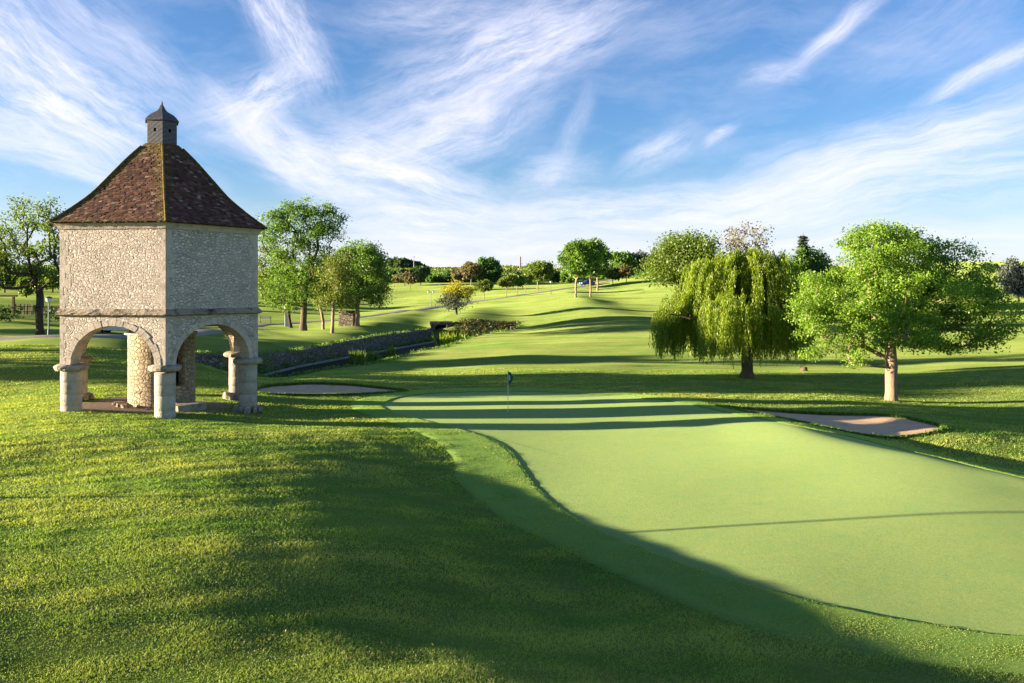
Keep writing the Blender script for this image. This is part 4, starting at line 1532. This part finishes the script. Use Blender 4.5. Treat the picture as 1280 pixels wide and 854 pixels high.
for i, (u, v, t, w, lf, lb) in enumerate(((640, 351, 340, 26, 'leaf_dark', 'dark bush behind the row of three saplings'), (696, 353, 340, 20, 'leaf_dark', 'dark bush just right of the yellow-green roadside tree'),
                                          (709, 354, 337, 18, 'leaf_group', 'green bush left of the trio by the road bend'), (660, 350, 338, 24, 'leaf_pink', 'pale flowering bush at the foot of the tall stack'),
                                          (684, 352, 340, 18, 'leaf_group', 'green bush half behind the yellow-green roadside tree'))):
    far_tree(u, v, t, w, lf, 'bark_dark', lb, 70 + i, 210, 60, 40, 0.1, 'bushes along the far hedge line', low=0.0, name='bush', cat='bush', dmax=320)
# wood on the ridge
for i, (u, t, w, lb) in enumerate(((472, 321, 22, 'dark ridge tree closest to the tree group'), (484, 324, 18, 'second dark tree of the ridge wood from the tree group'), (493, 323, 18, 'third dark tree of the ridge wood, fairly tall'),
                                   (502, 322, 18, 'middle tree of the ridge wood, left of the mast'), (510, 325, 16, 'ridge tree just left of the thin mast'), (519, 327, 16, 'ridge tree at the foot of the thin mast'), (527, 331, 14, 'last low tree at the right end of the ridge wood'))):
    far_tree(u, 338, t, w, 'leaf_dark', 'bark_dark', lb, 80 + i, 380, 60, 40, 0.0, 'dark trees of the ridge wood', low=0.02, name='ridge_tree', dmax=520)
# trees behind the willow and the ash
far_tree(858, 385, 291, 96, 'leaf_lime', 'bark_dark', 'large round yellow-green tree left behind the willow', 91, 90, 330, 70, 0.3, 'trees behind the willow', trunk=0.18, dmax=160, n_lobes=11)
far_tree(936, 380, 273, 62, 'leaf_pink', 'bark_pale', 'nearly bare budding tree rising behind the willow top', 92, 90, 240, 9, 0.2, 'trees behind the willow', trunk=0.3, dmax=170, n_lobes=9)
far_tree(985, 395, 312, 60, 'leaf_group', 'bark_dark', 'dense green tree between the willow and the fir', 93, 90, 200, 60, 0.0, 'trees behind the willow', low=0.03, dmax=160, n_lobes=9)
far_tree(1026, 395, 308, 44, 'leaf_bright', 'bark_dark', 'dense green tree right of the pointed fir', 94, 85, 180, 60, 0.0, 'trees behind the willow', low=0.03, dmax=160, n_lobes=9)
far_tree(1273, 378, 324, 42, 'leaf_blue', 'bark_dark', 'silvery blue-green cedar at the right edge of the lawn', 95, 90, 170, 60, 0.05, None, low=0.03, name='cedar_tree', dmax=200, n_lobes=10)
far_tree(1240, 343, 329, 18, 'leaf_dark', 'bark_dark', 'small dark tree on the ridge right of the big ash', 96, 210, 50, 40, 0.1, None, low=0.05, name='ridge_tree', dmax=320)
far_tree(1256, 342, 333, 14, 'leaf_blue', 'bark_dark', 'small greyish tree on the ridge beside the silvery cedar', 97, 210, 50, 40, 0.1, None, low=0.05, name='ridge_tree', dmax=320)
for i, (u, v, t, w, lf, lb) in enumerate(((6, 366, 325, 50, 'leaf_dark', 'dark tree in the shade at the far left field edge'), (38, 364, 328, 44, 'leaf_dark', 'dark tree behind the forked limbs of the left tree'),
                                          (66, 366, 330, 36, 'leaf_group', 'green tree behind the dovecote wall at the left field edge'), (33, 372, 346, 22, 'leaf_lime', 'small lit yellow-green tree under the left tree'))):
    far_tree(u, v, t, w, lf, 'bark_dark', lb, 100 + i, 95, 110, 50, 0.05, 'trees along the left field edge', low=0.04, dmax=220)


def build_fir():
    g = np.random.default_rng(77)
    p, s = ground_at(1004, 396, dmin=90, dmax=170)
    h = CAM_H + (HOR - 291) / FPX * p[1] - p[2]
    r = thing('fir_tree', 'pointed dark fir with tiered branches showing above the trees behind the willow', 'tree', tuple(p), 0, 'trees behind the willow')
    m = MB()
    m.tube((0, 0, -0.2), (0, 0, h), 0.25, 0.02, 8)
    c = []
    for i in range(24):
        z = h * (0.12 + 0.86 * i / 24)
        L = (h - z) * 0.17 + 0.12
        for k in range(9):
            a = g.uniform(0, 6.28)
            e = (L * math.cos(a), L * math.sin(a), z - 0.15 * L)
            m.tube((0, 0, z), e, 0.04, 0.01, 4)
            for t in np.linspace(0.2, 1, 5):
                c.append((e[0] * t, e[1] * t, z - 0.15 * L * t))
    m.build('trunk', M['bark_dark'], r)
    leaf_mesh('crown', g, np.array(c), 8, 0.22, 0.36, M['leaf_fir'], r, 0.35, flat=0.4)


build_fir()

# shrub of two colours on the fairway
p, s = ground_at(571, 393.5, dmin=90, dmax=170)
g = np.random.default_rng(121)
sh = thing('shrub', 'lone two-coloured shrub, golden yellow above and grey-green below, on the lit fairway', 'shrub', tuple(p))
nodes, par, rad, tips, att = grow(g, px_blobs([(563, 375, 14, 10, 0), (574, 377, 12, 10, 0), (568, 383, 12, 6, 0), (558, 378, 8, 7, 0)], 571, 393.5, s), (-0.1, 0, 0.8), 90, 0.16, 0.1, 0.6)
nodes[0, 2] -= .1
skeleton_mesh('trunk', nodes, par, rad, M['bark_dark'], sh, 6, 1.3, 0.03)
leaf_mesh('lower_foliage', g, nodes[tips], 26, 0.42, 0.22, M['leaf_blue'], sh, 0.5)
n2, p2, r2, t2, a2 = grow(g, px_blobs([(562, 362, 10, 8, 0), (574, 360, 10, 9, 0), (583, 365, 8, 9, 0), (568, 366, 12, 6, .5), (588, 358, 4, 6, 0)], 571, 393.5, s), (0.1, 0, 2.5), 90, 0.10, 0.1, 0.6)
skeleton_mesh('upper_limbs', n2, p2, r2, M['bark_dark'], sh, 5, 1.2, 0.03)
leaf_mesh('upper_foliage', g, n2[t2], 26, 0.38, 0.22, M['leaf_yellow'], sh, 0.5)

# hedge on the rise, dark hedge at the left
def hedge(label, pix, h, w, leaf, seed, dmin, dmax, name='hedge', leafsize=0.3, dens=70):
    g = np.random.default_rng(seed)
    ps = np.array([hit(u, v, dmin=dmin, dmax=dmax) for u, v in pix])
    c0 = ps.mean(0)
    c = []
    for a, b_ in zip(ps[:-1], ps[1:]):
        L = np.linalg.norm(b_ - a)
        n = int(L * dens * w * h / 6)
        t = g.random(n)
        q = a + (b_ - a) * t[:, None]
        q[:, 2] = T(q[:, 0], q[:, 1])
        q[:, 0] += g.uniform(-w / 2, w / 2, n)
        q[:, 1] += g.uniform(-w / 2, w / 2, n)
        q[:, 2] += g.random(n) ** 0.8 * h * (0.9 + 0.12 * np.sin(q[:, 0] * 2.1))
        c.append(q)
    r = thing(name, label, 'hedge', tuple(c0))
    leaf_mesh('foliage', g, np.concatenate(c) - c0, 9, 0.14, leafsize, M[leaf], r, 0.6)


hedge('long clipped dark hedge along the top of the rise', [(790, 346), (812, 345), (840, 343.5)], 2.1, 1.6, 'leaf_dark', 5, 200, 300, leafsize=0.5, dens=40)
hedge('low dark clipped hedge behind the lamp post left of the dovecote', [(56, 402), (80, 403)], 1.2, 1.2, 'leaf_dark', 6, 62, 100, leafsize=0.2, dens=120)
hedge('low dark bushes beside the wooden pergola', [(-16, 402), (14, 402)], 1.5, 2.0, 'leaf_dark', 7, 62, 100, leafsize=0.2, dens=110)

# vineyard rows on the far hill
def vineyard():
    g = np.random.default_rng(3)
    c = []
    for k in range(46):
        x0 = -150 + k * 6.5
        ys_ = np.arange(285, 452, 1.0)
        xs_ = x0 + (ys_ - 285) * 0.55
        ok = (xs_ / ys_ > -0.30) & (xs_ / ys_ < 0.16)
        xs_, ys_ = xs_[ok], ys_[ok]
        if len(xs_):
            zz_ = T(xs_, ys_)
            c.append(np.stack([xs_, ys_, zz_ + 0.8], -1))
    c = np.concatenate(c)
    o = leaf_mesh('vineyard', g, c, 7, 0.42, 0.75, M['leaf_olive'], None, 0.8)
    structure(o, 'stuff')


vineyard()

def undergrowth():
    g = np.random.default_rng(13)
    c = []
    for u0, u1, v, n in ((474, 600, 351.5, 420), (600, 716, 350.5, 420), (720, 830, 348.5, 120)):
        for i in range(n):
            q = hit(g.uniform(u0, u1), v + g.normal(0, 0.5), dmin=200, dmax=330)
            w_ = 0.5 + 0.5 * math.sin(q[0] * 0.35) * math.sin(q[0] * 0.13 + 1)
            c.append((q[0], q[1] + g.normal(0, 2), Tz(q[0], q[1]) + g.random() * (0.8 + 2.6 * w_)))
    structure(leaf_mesh('undergrowth', g, np.array(c), 16, 0.55, 0.6, M['leaf_group'], None, 0.7), 'stuff')


undergrowth()

# ------------------------------------------------------------------ canal
def wall_strip(name, line, z_bot, top, th_, mat, label, cat, jit=0.03):
    """line: xy points; top: function(x, y)"""
    w = np.array(line, float)
    d = np.concatenate([[0], np.cumsum(np.hypot(*np.diff(w, axis=0).T))])
    s = np.arange(0, d[-1], 0.45)
    x, y = np.interp(s, d, w[:, 0]), np.interp(s, d, w[:, 1])
    tx, ty = np.gradient(x), np.gradient(y)
    L = np.hypot(tx, ty)
    nx, ny = ty / L, -tx / L
    g = np.random.default_rng(8)
    rows = []
    zt = top(x, y)
    for off, zz_ in ((0.5, z_bot + 0 * x), (0.5, zt - 0.05), (0.42, zt + 0.03), (-0.42, zt + 0.03), (-0.5, zt - 0.05), (-0.5, zt - 0.8)):
        rows.append(np.stack([x + nx * off * th_ + g.normal(0, jit, len(x)), y + ny * off * th_ + g.normal(0, jit, len(x)), zz_ + g.normal(0, jit, len(x))], -1))
    v = np.stack(rows, 1)
    n, r = len(x), len(rows)
    i = np.arange(n * r).reshape(n, r)
    f = np.stack([i[:-1, :-1], i[1:, :-1], i[1:, 1:], i[:-1, 1:]], -1).reshape(-1, 4)
    c0 = np.array([x.mean(), y.mean(), z_bot])
    o = new_mesh(name, v.reshape(-1, 3) - c0, f, mat, smooth=False, loc=c0)
    return tag(o, label, cat)


wline = [WALL_XY[0], (-22.2, 57.2)] + WALL_XY[1:]


def bank_top(x, y):
    return t_base(x - 0.9, y) + 0.06


wall_strip('canal_wall', [(x + 0.05, y) for x, y in wline], -1.15, bank_top, 0.75, M['rubble_dark'], 'long mossy stone retaining wall along the far side of the canal', 'wall')
KERB = [(-20.2, 58.0), (-18.6, 70.0), (-14.5, 86.0), (-9.8, 104.0)]
wall_strip('canal_kerb', KERB, -1.1, lambda x, y: -0.66 + 0 * x, 0.30, M['concrete'], 'low pale kerb running along the middle of the canal', 'kerb', 0.012)


def water_sheet():
    ys_ = np.linspace(52, 118, 40)
    xw = np.interp(ys_, [p[1] for p in WALL_XY], [p[0] for p in WALL_XY])
    xb = np.interp(ys_, [p[1] for p in BANK_XY], [p[0] for p in BANK_XY])
    v = np.concatenate([np.stack([xw, ys_, 0 * ys_ - 0.80], -1), np.stack([xb - 0.05, ys_, 0 * ys_ - 0.80], -1)])
    i = np.arange(39)
    f = np.stack([i, i + 40, i + 41, i + 1], -1)
    structure(new_mesh('water', v, f, M['water']))


water_sheet()
p = np.array([-9.9, 112.5])
cr = thing('culvert', 'dark stone culvert mouth at the far end of the canal', 'culvert', (p[0], p[1], -1.0))
m = MB()
m.box((-1.2, 0, 1.0), (0.7, 1.2, 2.4), 0.1, 0.4, 0.06)
m.box((1.0, 0, 1.0), (0.7, 1.2, 2.2), 0.1, 0.4, 0.06)
m.box((-0.1, 0, 2.25), (3.2, 1.3, 0.5), 0.1, 0.4, 0.06)
bevel(m.build('head_wall', M['rubble_dark'], cr), 0.06)
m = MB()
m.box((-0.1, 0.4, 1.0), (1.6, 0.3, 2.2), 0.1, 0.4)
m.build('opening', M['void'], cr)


def tuft_plant(label, x, y, z, h, w, leaf, seed, n=160, name='reed_plant', group=None):
    g = np.random.default_rng(seed)
    bx, by = g.normal(0, w * 0.4, n), g.normal(0, w * 0.4, n)
    L = h * g.uniform(0.5, 1.0, n)
    dx, dy = g.normal(0, 0.22, n) * L, g.normal(0, 0.22, n) * L
    a = g.uniform(0, 6.28, n)
    ww = 0.05 + 0.04 * g.random(n)
    ox, oy = np.cos(a) * ww, np.sin(a) * ww
    z0 = np.zeros(n)
    V = np.stack([np.stack([bx - ox, by - oy, z0], -1), np.stack([bx + ox, by + oy, z0], -1), np.stack([bx + dx * .5 + ox, by + dy * .5 + oy, L * 0.6], -1), np.stack([bx + dx, by + dy, L], -1)], 1).reshape(-1, 3)
    o = new_mesh(name, V, np.arange(n * 4).reshape(n, 4), M[leaf], None, False, {'tint': np.repeat(g.random(n), 4)}, loc=(x, y, z))
    return tag(o, label, 'plant', group)


REEDS = [((448, 453), 1.5, 0.9, 'leaf_lime', 'light green clump of water plants nearest the dovecote in the canal'), ((466, 449), 1.1, 0.7, 'leaf_lime', 'pale clump of water plants right of the nearest canal clump'),
         ((489, 445), 1.2, 0.5, 'leaf_lime', 'small thin clump of water plants halfway along the canal'), ((560, 432), 2.1, 1.6, 'leaf_willow', 'tallest bright green clump of water plants near the culvert'),
         ((577, 427), 1.6, 1.3, 'leaf_willow', 'green clump of water plants right of the tallest clump'), ((592, 423), 1.4, 0.8, 'leaf_lime', 'last green clump of water plants beside the brown reeds')]
for i, ((u, v), h, w, lf, lb) in enumerate(REEDS):
    d = 6.75 / ((v - 362) / FPX)
    x = (u - 640) / FPX * d
    tuft_plant(lb, x, d, -0.95, h, w, lf, 200 + i, 110, group='water plants in the canal')
g = np.random.default_rng(66)
q = []
for i in range(700):
    y = g.uniform(105.5, 114)
    xw = -10.5 + (y - 106) * 0.4
    xb = np.interp(y, [p_[1] for p_ in BANK_XY], [p_[0] for p_ in BANK_XY])
    x = g.uniform(xw, xb - 0.3)
    q.append((x, y, Tz(x, y) + 0.05))
o = leaf_mesh('brown_reeds', g, np.array(q), 12, 0.14, 0.26, M['reed'], None, 0.3, up=-0.2)
structure(o, 'stuff')
q = []
for i in range(1500):
    y = math.exp(g.uniform(math.log(55), math.log(110)))
    xw = np.interp(y, [p_[1] for p_ in WALL_XY], [p_[0] for p_ in WALL_XY])
    xk = np.interp(y, [p_[1] for p_ in KERB], [p_[0] for p_ in KERB])
    xb = np.interp(y, [p_[1] for p_ in BANK_XY], [p_[0] for p_ in BANK_XY])
    k = g.random()
    if k < 0.35:
        x = g.uniform(xw + 0.3, max(xw + 0.6, xk - 0.2))
        z = -0.95 + g.random() ** 2 * 0.7
    elif k < 0.75:
        x = xb - abs(g.normal(0.25, 0.3))
        z = Tz(x, y) + 0.05
    else:
        x = xw + g.uniform(-0.5, 0.45)
        z = float(bank_top(np.array([x]), np.array([y]))[0]) - 0.35 * max(0, (x - xw)) * 2 + 0.05
    q.append((x, y, z))
o = leaf_mesh('bank_grass', g, np.array(q), 9, 0.13, 0.20, M['leaf_group'], None, 0.35, up=-0.3)
structure(o, 'stuff')
# bushes that hang over the wall, seen through the right-hand arch
for i, (x, y, h, w) in enumerate(((-22.6, 59.5, 1.3, 2.6), (-21.8, 63.5, 1.5, 2.4))):
    g = np.random.default_rng(300 + i)
    r = thing('bush', ('dark leafy bush against the canal wall seen through the right arch', 'leafy bush against the canal wall just right of the one seen through the arch')[i], 'bush', (x + 1.2, y, -0.9))
    c = g.normal(0, 1, (90, 3)) * np.array([w * 0.28, w * 0.4, h * 0.25]) + np.array([0, 0, h * 0.55])
    leaf_mesh('foliage', g, c, 16, 0.16, 0.16, M['leaf_group'], r, 0.6)

# ------------------------------------------------------------------ small things on the far lawn
p, s = ground_at(434, 407.5, dmin=80)
o = MB()
o.box((0, 0, 19.5 * s / 2), (20 * s, 8 * s, 19.5 * s), 0, 0.3, 0.03)
st = bevel(o.build('stone_block', M['rubble_dark']), 0.06)
st.location = (p[0], p[1], p[2] - 0.05)
st.rotation_euler = (0, 0, R(-16))
tag(st, 'upright square weathered stone block standing between two tree trunks', 'stone block')
p, s = ground_at(356.5, 409, dmin=80)
p = p + np.array([0, 1.2, 0.0])
r = thing('stone_post', 'white painted stone post behind the thin leaning trunk', 'post', tuple(p))
o = MB()
o.box((0, 0, 25 * s / 2), (7.0 * s, 7.0 * s, 26 * s), 0.2, 0.5, 0.01)
bevel(o.build('shaft', M['white_paint'], r), 0.03)
o = MB()
o.box((0, 0, 25.6 * s), (8.2 * s, 8.2 * s, 1.2 * s), 0.2, 0.5, 0.01)
bevel(o.build('cap', M['white_paint'], r), 0.03)


def bench(u, v, dmin, label):
    p, s = ground_at(u, v, dmin=dmin)
    r = thing('bench', label, 'bench', tuple(p), R(20))
    m = MB()
    for i in range(4):
        m.box((0, -0.22 + i * 0.14, 0.45), (1.6, 0.11, 0.04))
    m.build('seat', M['pole'], r)
    m = MB()
    for i in range(3):
        m.box((0, 0.30, 0.60 + i * 0.13), (1.6, 0.035, 0.10))
    m.build('backrest', M['pole'], r)
    for sx in (-0.7, 0.7):
        m = MB()
        m.box((sx, -0.18, 0.205), (0.06, 0.06, 0.45))
        m.box((sx, 0.275, 0.44), (0.06, 0.05, 0.92))
        m.build('leg', M['timber'], r)


bench(332, 404, 90, 'small pale wooden bench beside the road, just right of the dovecote')


def lamp(u, v, top, label, dmin, heads=1, dmax=1500, xy=None, h=None, group='lamp posts along the road'):
    if xy is None:
        p, s = ground_at(u, v, dmin=dmin, dmax=dmax)
        h = CAM_H + (HOR - top) / FPX * p[1] - p[2]
    else:
        p = (*xy, Tz(*xy))
    r = thing('lamp_post', label, 'lamp post', tuple(p), 0, group)
    m = MB()
    m.lathe((0, 0, -0.1), [(0.09, 0), (0.09, 0.5), (0.055, 0.6), (0.045, h - 0.35)], 10)
    if heads == 2:
        m.box((0, 0, h - 0.38), (1.0, 0.05, 0.05))
    m.build('pole', M['green_metal'], r)
    for x in ((0,) if heads == 1 else (-0.48, 0.48)):
        m = MB()
        m.lathe((x, 0, h - 0.42), [(0.10, 0), (0.19, 0.08), (0.21, 0.30)], 12)
        hd = m.build('lantern', M['lamp_glass'], r)
        m = MB()
        m.lathe((x, 0, h - 0.12), [(0.26, 0), (0.22, 0.08), (0.04, 0.14)], 12)
        m.build('hood', M['green_metal'], hd)


lamp(61, 420, 371, 'green lamp post beside the path just left of the dovecote', 48, 1, 75)
lamp(538.5, 383, 363.5, 'two-headed lamp post with pale heads left of the two-coloured shrub', 100, 2, 200)
lamp(688.5, 368, 351, 'thin lamp post at the edge of the road near the yellow-green tree', 120, 1, 240)
# mast and chimney stack on the horizon
p, s = ground_at(517.3, 339, dmin=380, dmax=520)
m = MB()
m.lathe((0, 0, -0.5), [(0.22, 0), (0.16, 19 * s + 0.5)], 8)
m.box((0, 0, 17.5 * s), (1.6, 0.15, 0.15))
o = m.build('utility_pole', M['grey_metal'])
o.location = p
tag(o, 'thin utility pole sticking up out of the ridge wood', 'pole')
p, s = ground_at(650.3, 339, dmin=380, dmax=520)
m = MB()
m.lathe((0, 0, -0.5), [(0.48, 0), (0.36, 18.5 * s), (0.42, 18.6 * s), (0.42, 19.2 * s)], 12)
o = m.build('chimney_stack', M['chimney'])
o.location = p
tag(o, 'tall slim brick stack on the horizon behind the three saplings', 'chimney')


def car(label, loc, rz, paint):
    r = thing('car', label, 'car', tuple(loc), rz)
    prof = [(-2.05, 0.42), (-2.1, 0.75), (-1.95, 0.92), (-1.05, 0.98), (-0.45, 1.42), (0.95, 1.45), (1.65, 1.02), (2.05, 0.95), (2.1, 0.5), (1.9, 0.28), (-1.9, 0.28)]
    m = MB()
    n = len(prof)
    vs = [(x, -0.85 if z < 1.1 else -0.68, z) for x, z in prof] + [(x, 0.85 if z < 1.1 else 0.68, z) for x, z in prof]
    m.add(vs, [list(range(n)), list(range(n, 2 * n))[::-1]] + [[i, i + n, (i + 1) % n + n, (i + 1) % n] for i in range(n)])
    bevel(m.build('body', paint, r), 0.06, 3)
    for y in (-1, 1):
        m = MB()
        m.add([(-0.92, y * 0.855, 1.02), (1.45, y * 0.855, 1.02), (0.88, y * 0.715, 1.38), (-0.40, y * 0.715, 1.36)], [[0, 1, 2, 3]])
        m.build('side_window', M['glass'], r)
        for x in (-1.3, 1.35):
            w = MB()
            w.tube((x, y * 0.66, 0.31), (x, y * 0.88, 0.31), 0.31, 0.31, 18)
            wo = w.build('wheel', M['tyre'], r)
            w = MB()
            w.tube((x, y * 0.87, 0.31), (x, y * 0.895, 0.31), 0.19, 0.19, 14)
            w.build('rim', M['grey_metal'], wo)
    for x, z0, z1, x1, nm in ((-1.06, 1.0, 1.38, -0.49, 'windscreen'), (1.61, 1.06, 1.41, 1.02, 'rear_window')):
        m = MB()
        sg = -0.03 if x < 0 else 0.03
        m.add([(x + sg, -0.72, z0), (x + sg, 0.72, z0), (x1 + sg, 0.60, z1), (x1 + sg, -0.60, z1)], [[0, 1, 2, 3]])
        m.build(nm, M['glass'], r)
    for y in (-0.6, 0.6):
        m = MB()
        m.box((-2.08, y, 0.70), (0.08, 0.34, 0.14))
        m.build('headlight', M['lamp_glass'], r)


p, s = ground_at(734, 357.5, dmin=170, dmax=260)
car('small blue car on the road behind the forked-trunk tree', p + np.array([0, 0, 0.08]), R(25), M['blue_paint'])
p, s = ground_at(150, 417, dmin=62, dmax=110)
car('white car parked behind the dovecote, seen under the left arch', p, R(5), M['white_paint'])
p = np.array([-38.5, 94.0, 0])
p[2] = Tz(p[0], p[1])
r = thing('garden_wall', 'low red-brown wall beyond the road seen through the right arch', 'wall', tuple(p), R(8))
m = MB()
m.box((0, 0, 0.65), (9, 0.4, 1.5))
m.build('wall', M['brick'], r)
m = MB()
m.box((0, 0, 1.44), (9.2, 0.52, 0.10))
m.build('coping', M['ashlar'], r)

# pergola and picket fence at the far left
p, s = ground_at(4, 397, dmin=62, dmax=110)
r = thing('pergola', 'dark wooden pergola frame at the left edge of the field', 'pergola', tuple(p))
for x in (-3.2, -1.1, 1.0):
    m = MB()
    m.box((x, 0, 0.9), (0.18, 0.18, 2.2))
    m.build('post', M['timber'], r)
m = MB()
m.box((-1.1, 0, 2.08), (4.9, 0.16, 0.2))
m.build('beam', M['timber'], r)
p0, p1 = hit(18, 393, dmin=62, dmax=110), hit(84, 393, dmin=62, dmax=110)
r = thing('picket_fence', 'low wooden picket fence between the left tree and the dovecote', 'fence', tuple(p0))
m = MB()
n = 40
d = p1 - p0
for i in range(n):
    q = d * i / n
    zz = Tz(p0[0] + q[0], p0[1] + q[1]) - p0[2]
    m.box((q[0], q[1], zz + 0.5), (0.08, 0.03, 1.1), 0, 0.5, 0.02)
m.build('pickets', M['timber'], r)
m = MB()
for zz in (0.3, 0.8):
    m.tube((0, 0.05, zz), (d[0], d[1] + 0.05, d[2] + zz), 0.035, 0.035, 5)
m.build('rails', M['timber'], r)

# tree stump on the lawn right of the willow
p, s = ground_at(1005, 464, dmin=45)
m = MB()
m.lathe((0, 0, -0.05), [(0.34, 0), (0.26, 0.12), (0.24, 0.34), (0.20, 0.37)], 12, 0.5, 0.12)
o = m.build('tree_stump', M['bark'])
o.location = p
tag(o, 'short brown stump on the shaded grass right of the willow', 'stump')

# ragged turf round the bunkers and dry clippings on the near slope
def loose_turf():
    g = np.random.default_rng(17)
    c = []
    for key, (ctr, bt, br, dd) in BUNKERS.items():
        a = g.uniform(-math.pi, math.pi, 2600)
        r = np.interp(a, bt, br, period=2 * math.pi) * (1.0 + g.normal(0.006, 0.012, len(a))) + 0.05
        x, y = ctr[0] + np.cos(a) * r, ctr[1] + np.sin(a) * r
        c.append(np.stack([x, y, T(x, y) + 0.03], -1))
    structure(leaf_mesh('bunker_edge_grass', g, np.concatenate(c), 5, 0.035, 0.11, M['leaf_group'], None, 0.3, up=-0.4), 'stuff')
    n = 9000
    d = np.exp(g.uniform(math.log(6.5), math.log(30), n))
    x, y = g.uniform(-0.7, 0.25, n) * d, d
    q = np.stack([x * 0.35, y], -1)
    k = snoise(q, sines(14, 41, 0.7, 3.5, 2))
    th_ = np.arctan2(y - GC[1], x - GC[0])
    ok = (k > 0.55) & (g.random(n) < 0.16 + 0.10 * np.clip(k, 0, 2)) & (np.hypot(x - GC[0], y - GC[1]) > np.interp(th_, GTH, FR, period=2 * math.pi))
    x, y = x[ok], y[ok]
    structure(leaf_mesh('dry_grass', g, np.stack([x, y, T(x, y) + 0.018], -1), 4, 0.05, 0.036, M['dry'], None, 0.22, flat=0.12), 'stuff')


loose_turf()

# ------------------------------------------------------------------ trees and a lamp outside the frame whose shade falls across the lawn
OFF = 'trees left of the view that shade the lawn'
for i, (x, y, h, w) in enumerate(((-46, -3.2, 11.5, 9.0), (-50, 49, 9, 9.5), (-64, 62, 6, 8), (-54, 42.0, 7, 7.0))):
    g = np.random.default_rng(400 + i)
    tree('x', ('dense tree outside the left of the view, near the photographer', 'dense tree outside the left edge, nearest the dovecote', 'low broad tree outside the left edge behind the others', 'narrow dense tree outside the left edge, in line with the back of the dovecote')[i], (x, y, Tz(x, y)), lump(g, w, 1.0, h, 9), (0, 0, 2.6), 150, 0.35, 40, 0.5, 0.5, 'leaf_group', 'bark_dark', 0.1, 0.55, OFF, 400 + i, 'shade_tree')

lamp(0, 0, 0, 'tall lamp post outside the left of the view, its thin shadow crossing the green', 0, 1, xy=(-17.0, 17.6), h=6.6, group=None)

# ------------------------------------------------------------------ grass blades on the near lawn (one mass)
def near_grass():
    g = np.random.default_rng(2)
    n = 1250000
    d = np.exp(g.uniform(math.log(5.5), math.log(62), n))
    a = g.uniform(-0.86, 0.78, n)
    x, y = a * d, d
    th_ = np.arctan2(y - GC[1], x - GC[0])
    r = np.hypot(x - GC[0], y - GC[1])
    gr, fr = np.interp(th_, GTH, GR, period=2 * math.pi), np.interp(th_, GTH, FR, period=2 * math.pi)
    keep = r > gr + 0.03
    keep &= np.hypot(x - TC[0] + 0.7, y - TC[1] + 0.3) > 2.9
    keep &= canal_mask(x, y) < 0.05
    for c, bt, br, dd in BUNKERS.values():
        keep &= np.hypot(x - c[0], y - c[1]) > np.interp(np.arctan2(y - c[1], x - c[0]), bt, br, period=2 * math.pi) * 1.02
    keep &= ~((x < -15) & (y > 54))
    S1 = sines(12, 31, 2.0, 7.0, 2)
    S2 = sines(12, 32, 0.5, 1.6, 2)
    S3 = sines(22, 33, 0.9, 9.0, 2)
    q = np.stack([x, y], -1)
    nz = snoise(q, S1)
    # mower streaks run across the slope
    st = snoise(np.stack([0.10 * x + 0.2 * np.sin(y * 0.4), y - 0.10 * x + 0.25 * np.sin(x * 0.5)], -1) * np.array([1.0, 1.0]), S3)
    keep &= g.random(n) < np.clip(0.80 + 0.12 * nz + 0.05 * st, 0.5, 1)
    x, y, d, nz, st, q, r, gr, fr = x[keep], y[keep], d[keep], nz[keep], st[keep], q[keep], r[keep], gr[keep], fr[keep]
    n = len(x)
    inner = np.clip((fr - r) / np.maximum(0.3, (fr - gr) * 0.45), 0, 1)          # 1 well inside the fringe
    z = T(x, y) - 0.006 + 0.036 * inner
    L = (0.017 + 0.021 * g.random(n)) * (1 + 0.22 * np.clip(nz, -1, 1.6) + 0.10 * st) * np.clip(d / 10, 0.85, 1.9) * (1 - 0.5 * inner)
    lean = g.normal(0, 0.6, (n, 2))
    lean[:, 0] += 0.15
    w = 0.0034 * np.clip(d / 6.0, 0.9, 8.0)
    ang = g.uniform(0, 3.14, n)
    ox, oy = np.cos(ang) * w, np.sin(ang) * w
    V = np.stack([np.stack([x - ox, y - oy, z], -1), np.stack([x + ox, y + oy, z], -1), np.stack([x + lean[:, 0] * L, y + lean[:, 1] * L, z + L * 0.85], -1)], 1).reshape(-1, 3)
    big = snoise(q * np.array([1.0, 1.6]), S2)
    t = np.clip(0.44 + 0.10 * big + 0.07 * nz + 0.16 * st + g.normal(0, 0.17, n), 0, 1)
    o = new_mesh('grass', V, np.arange(n * 3).reshape(n, 3), M['blade'], None, False, {'tint': np.repeat(t, 3)})
    structure(o, 'stuff')


near_grass()
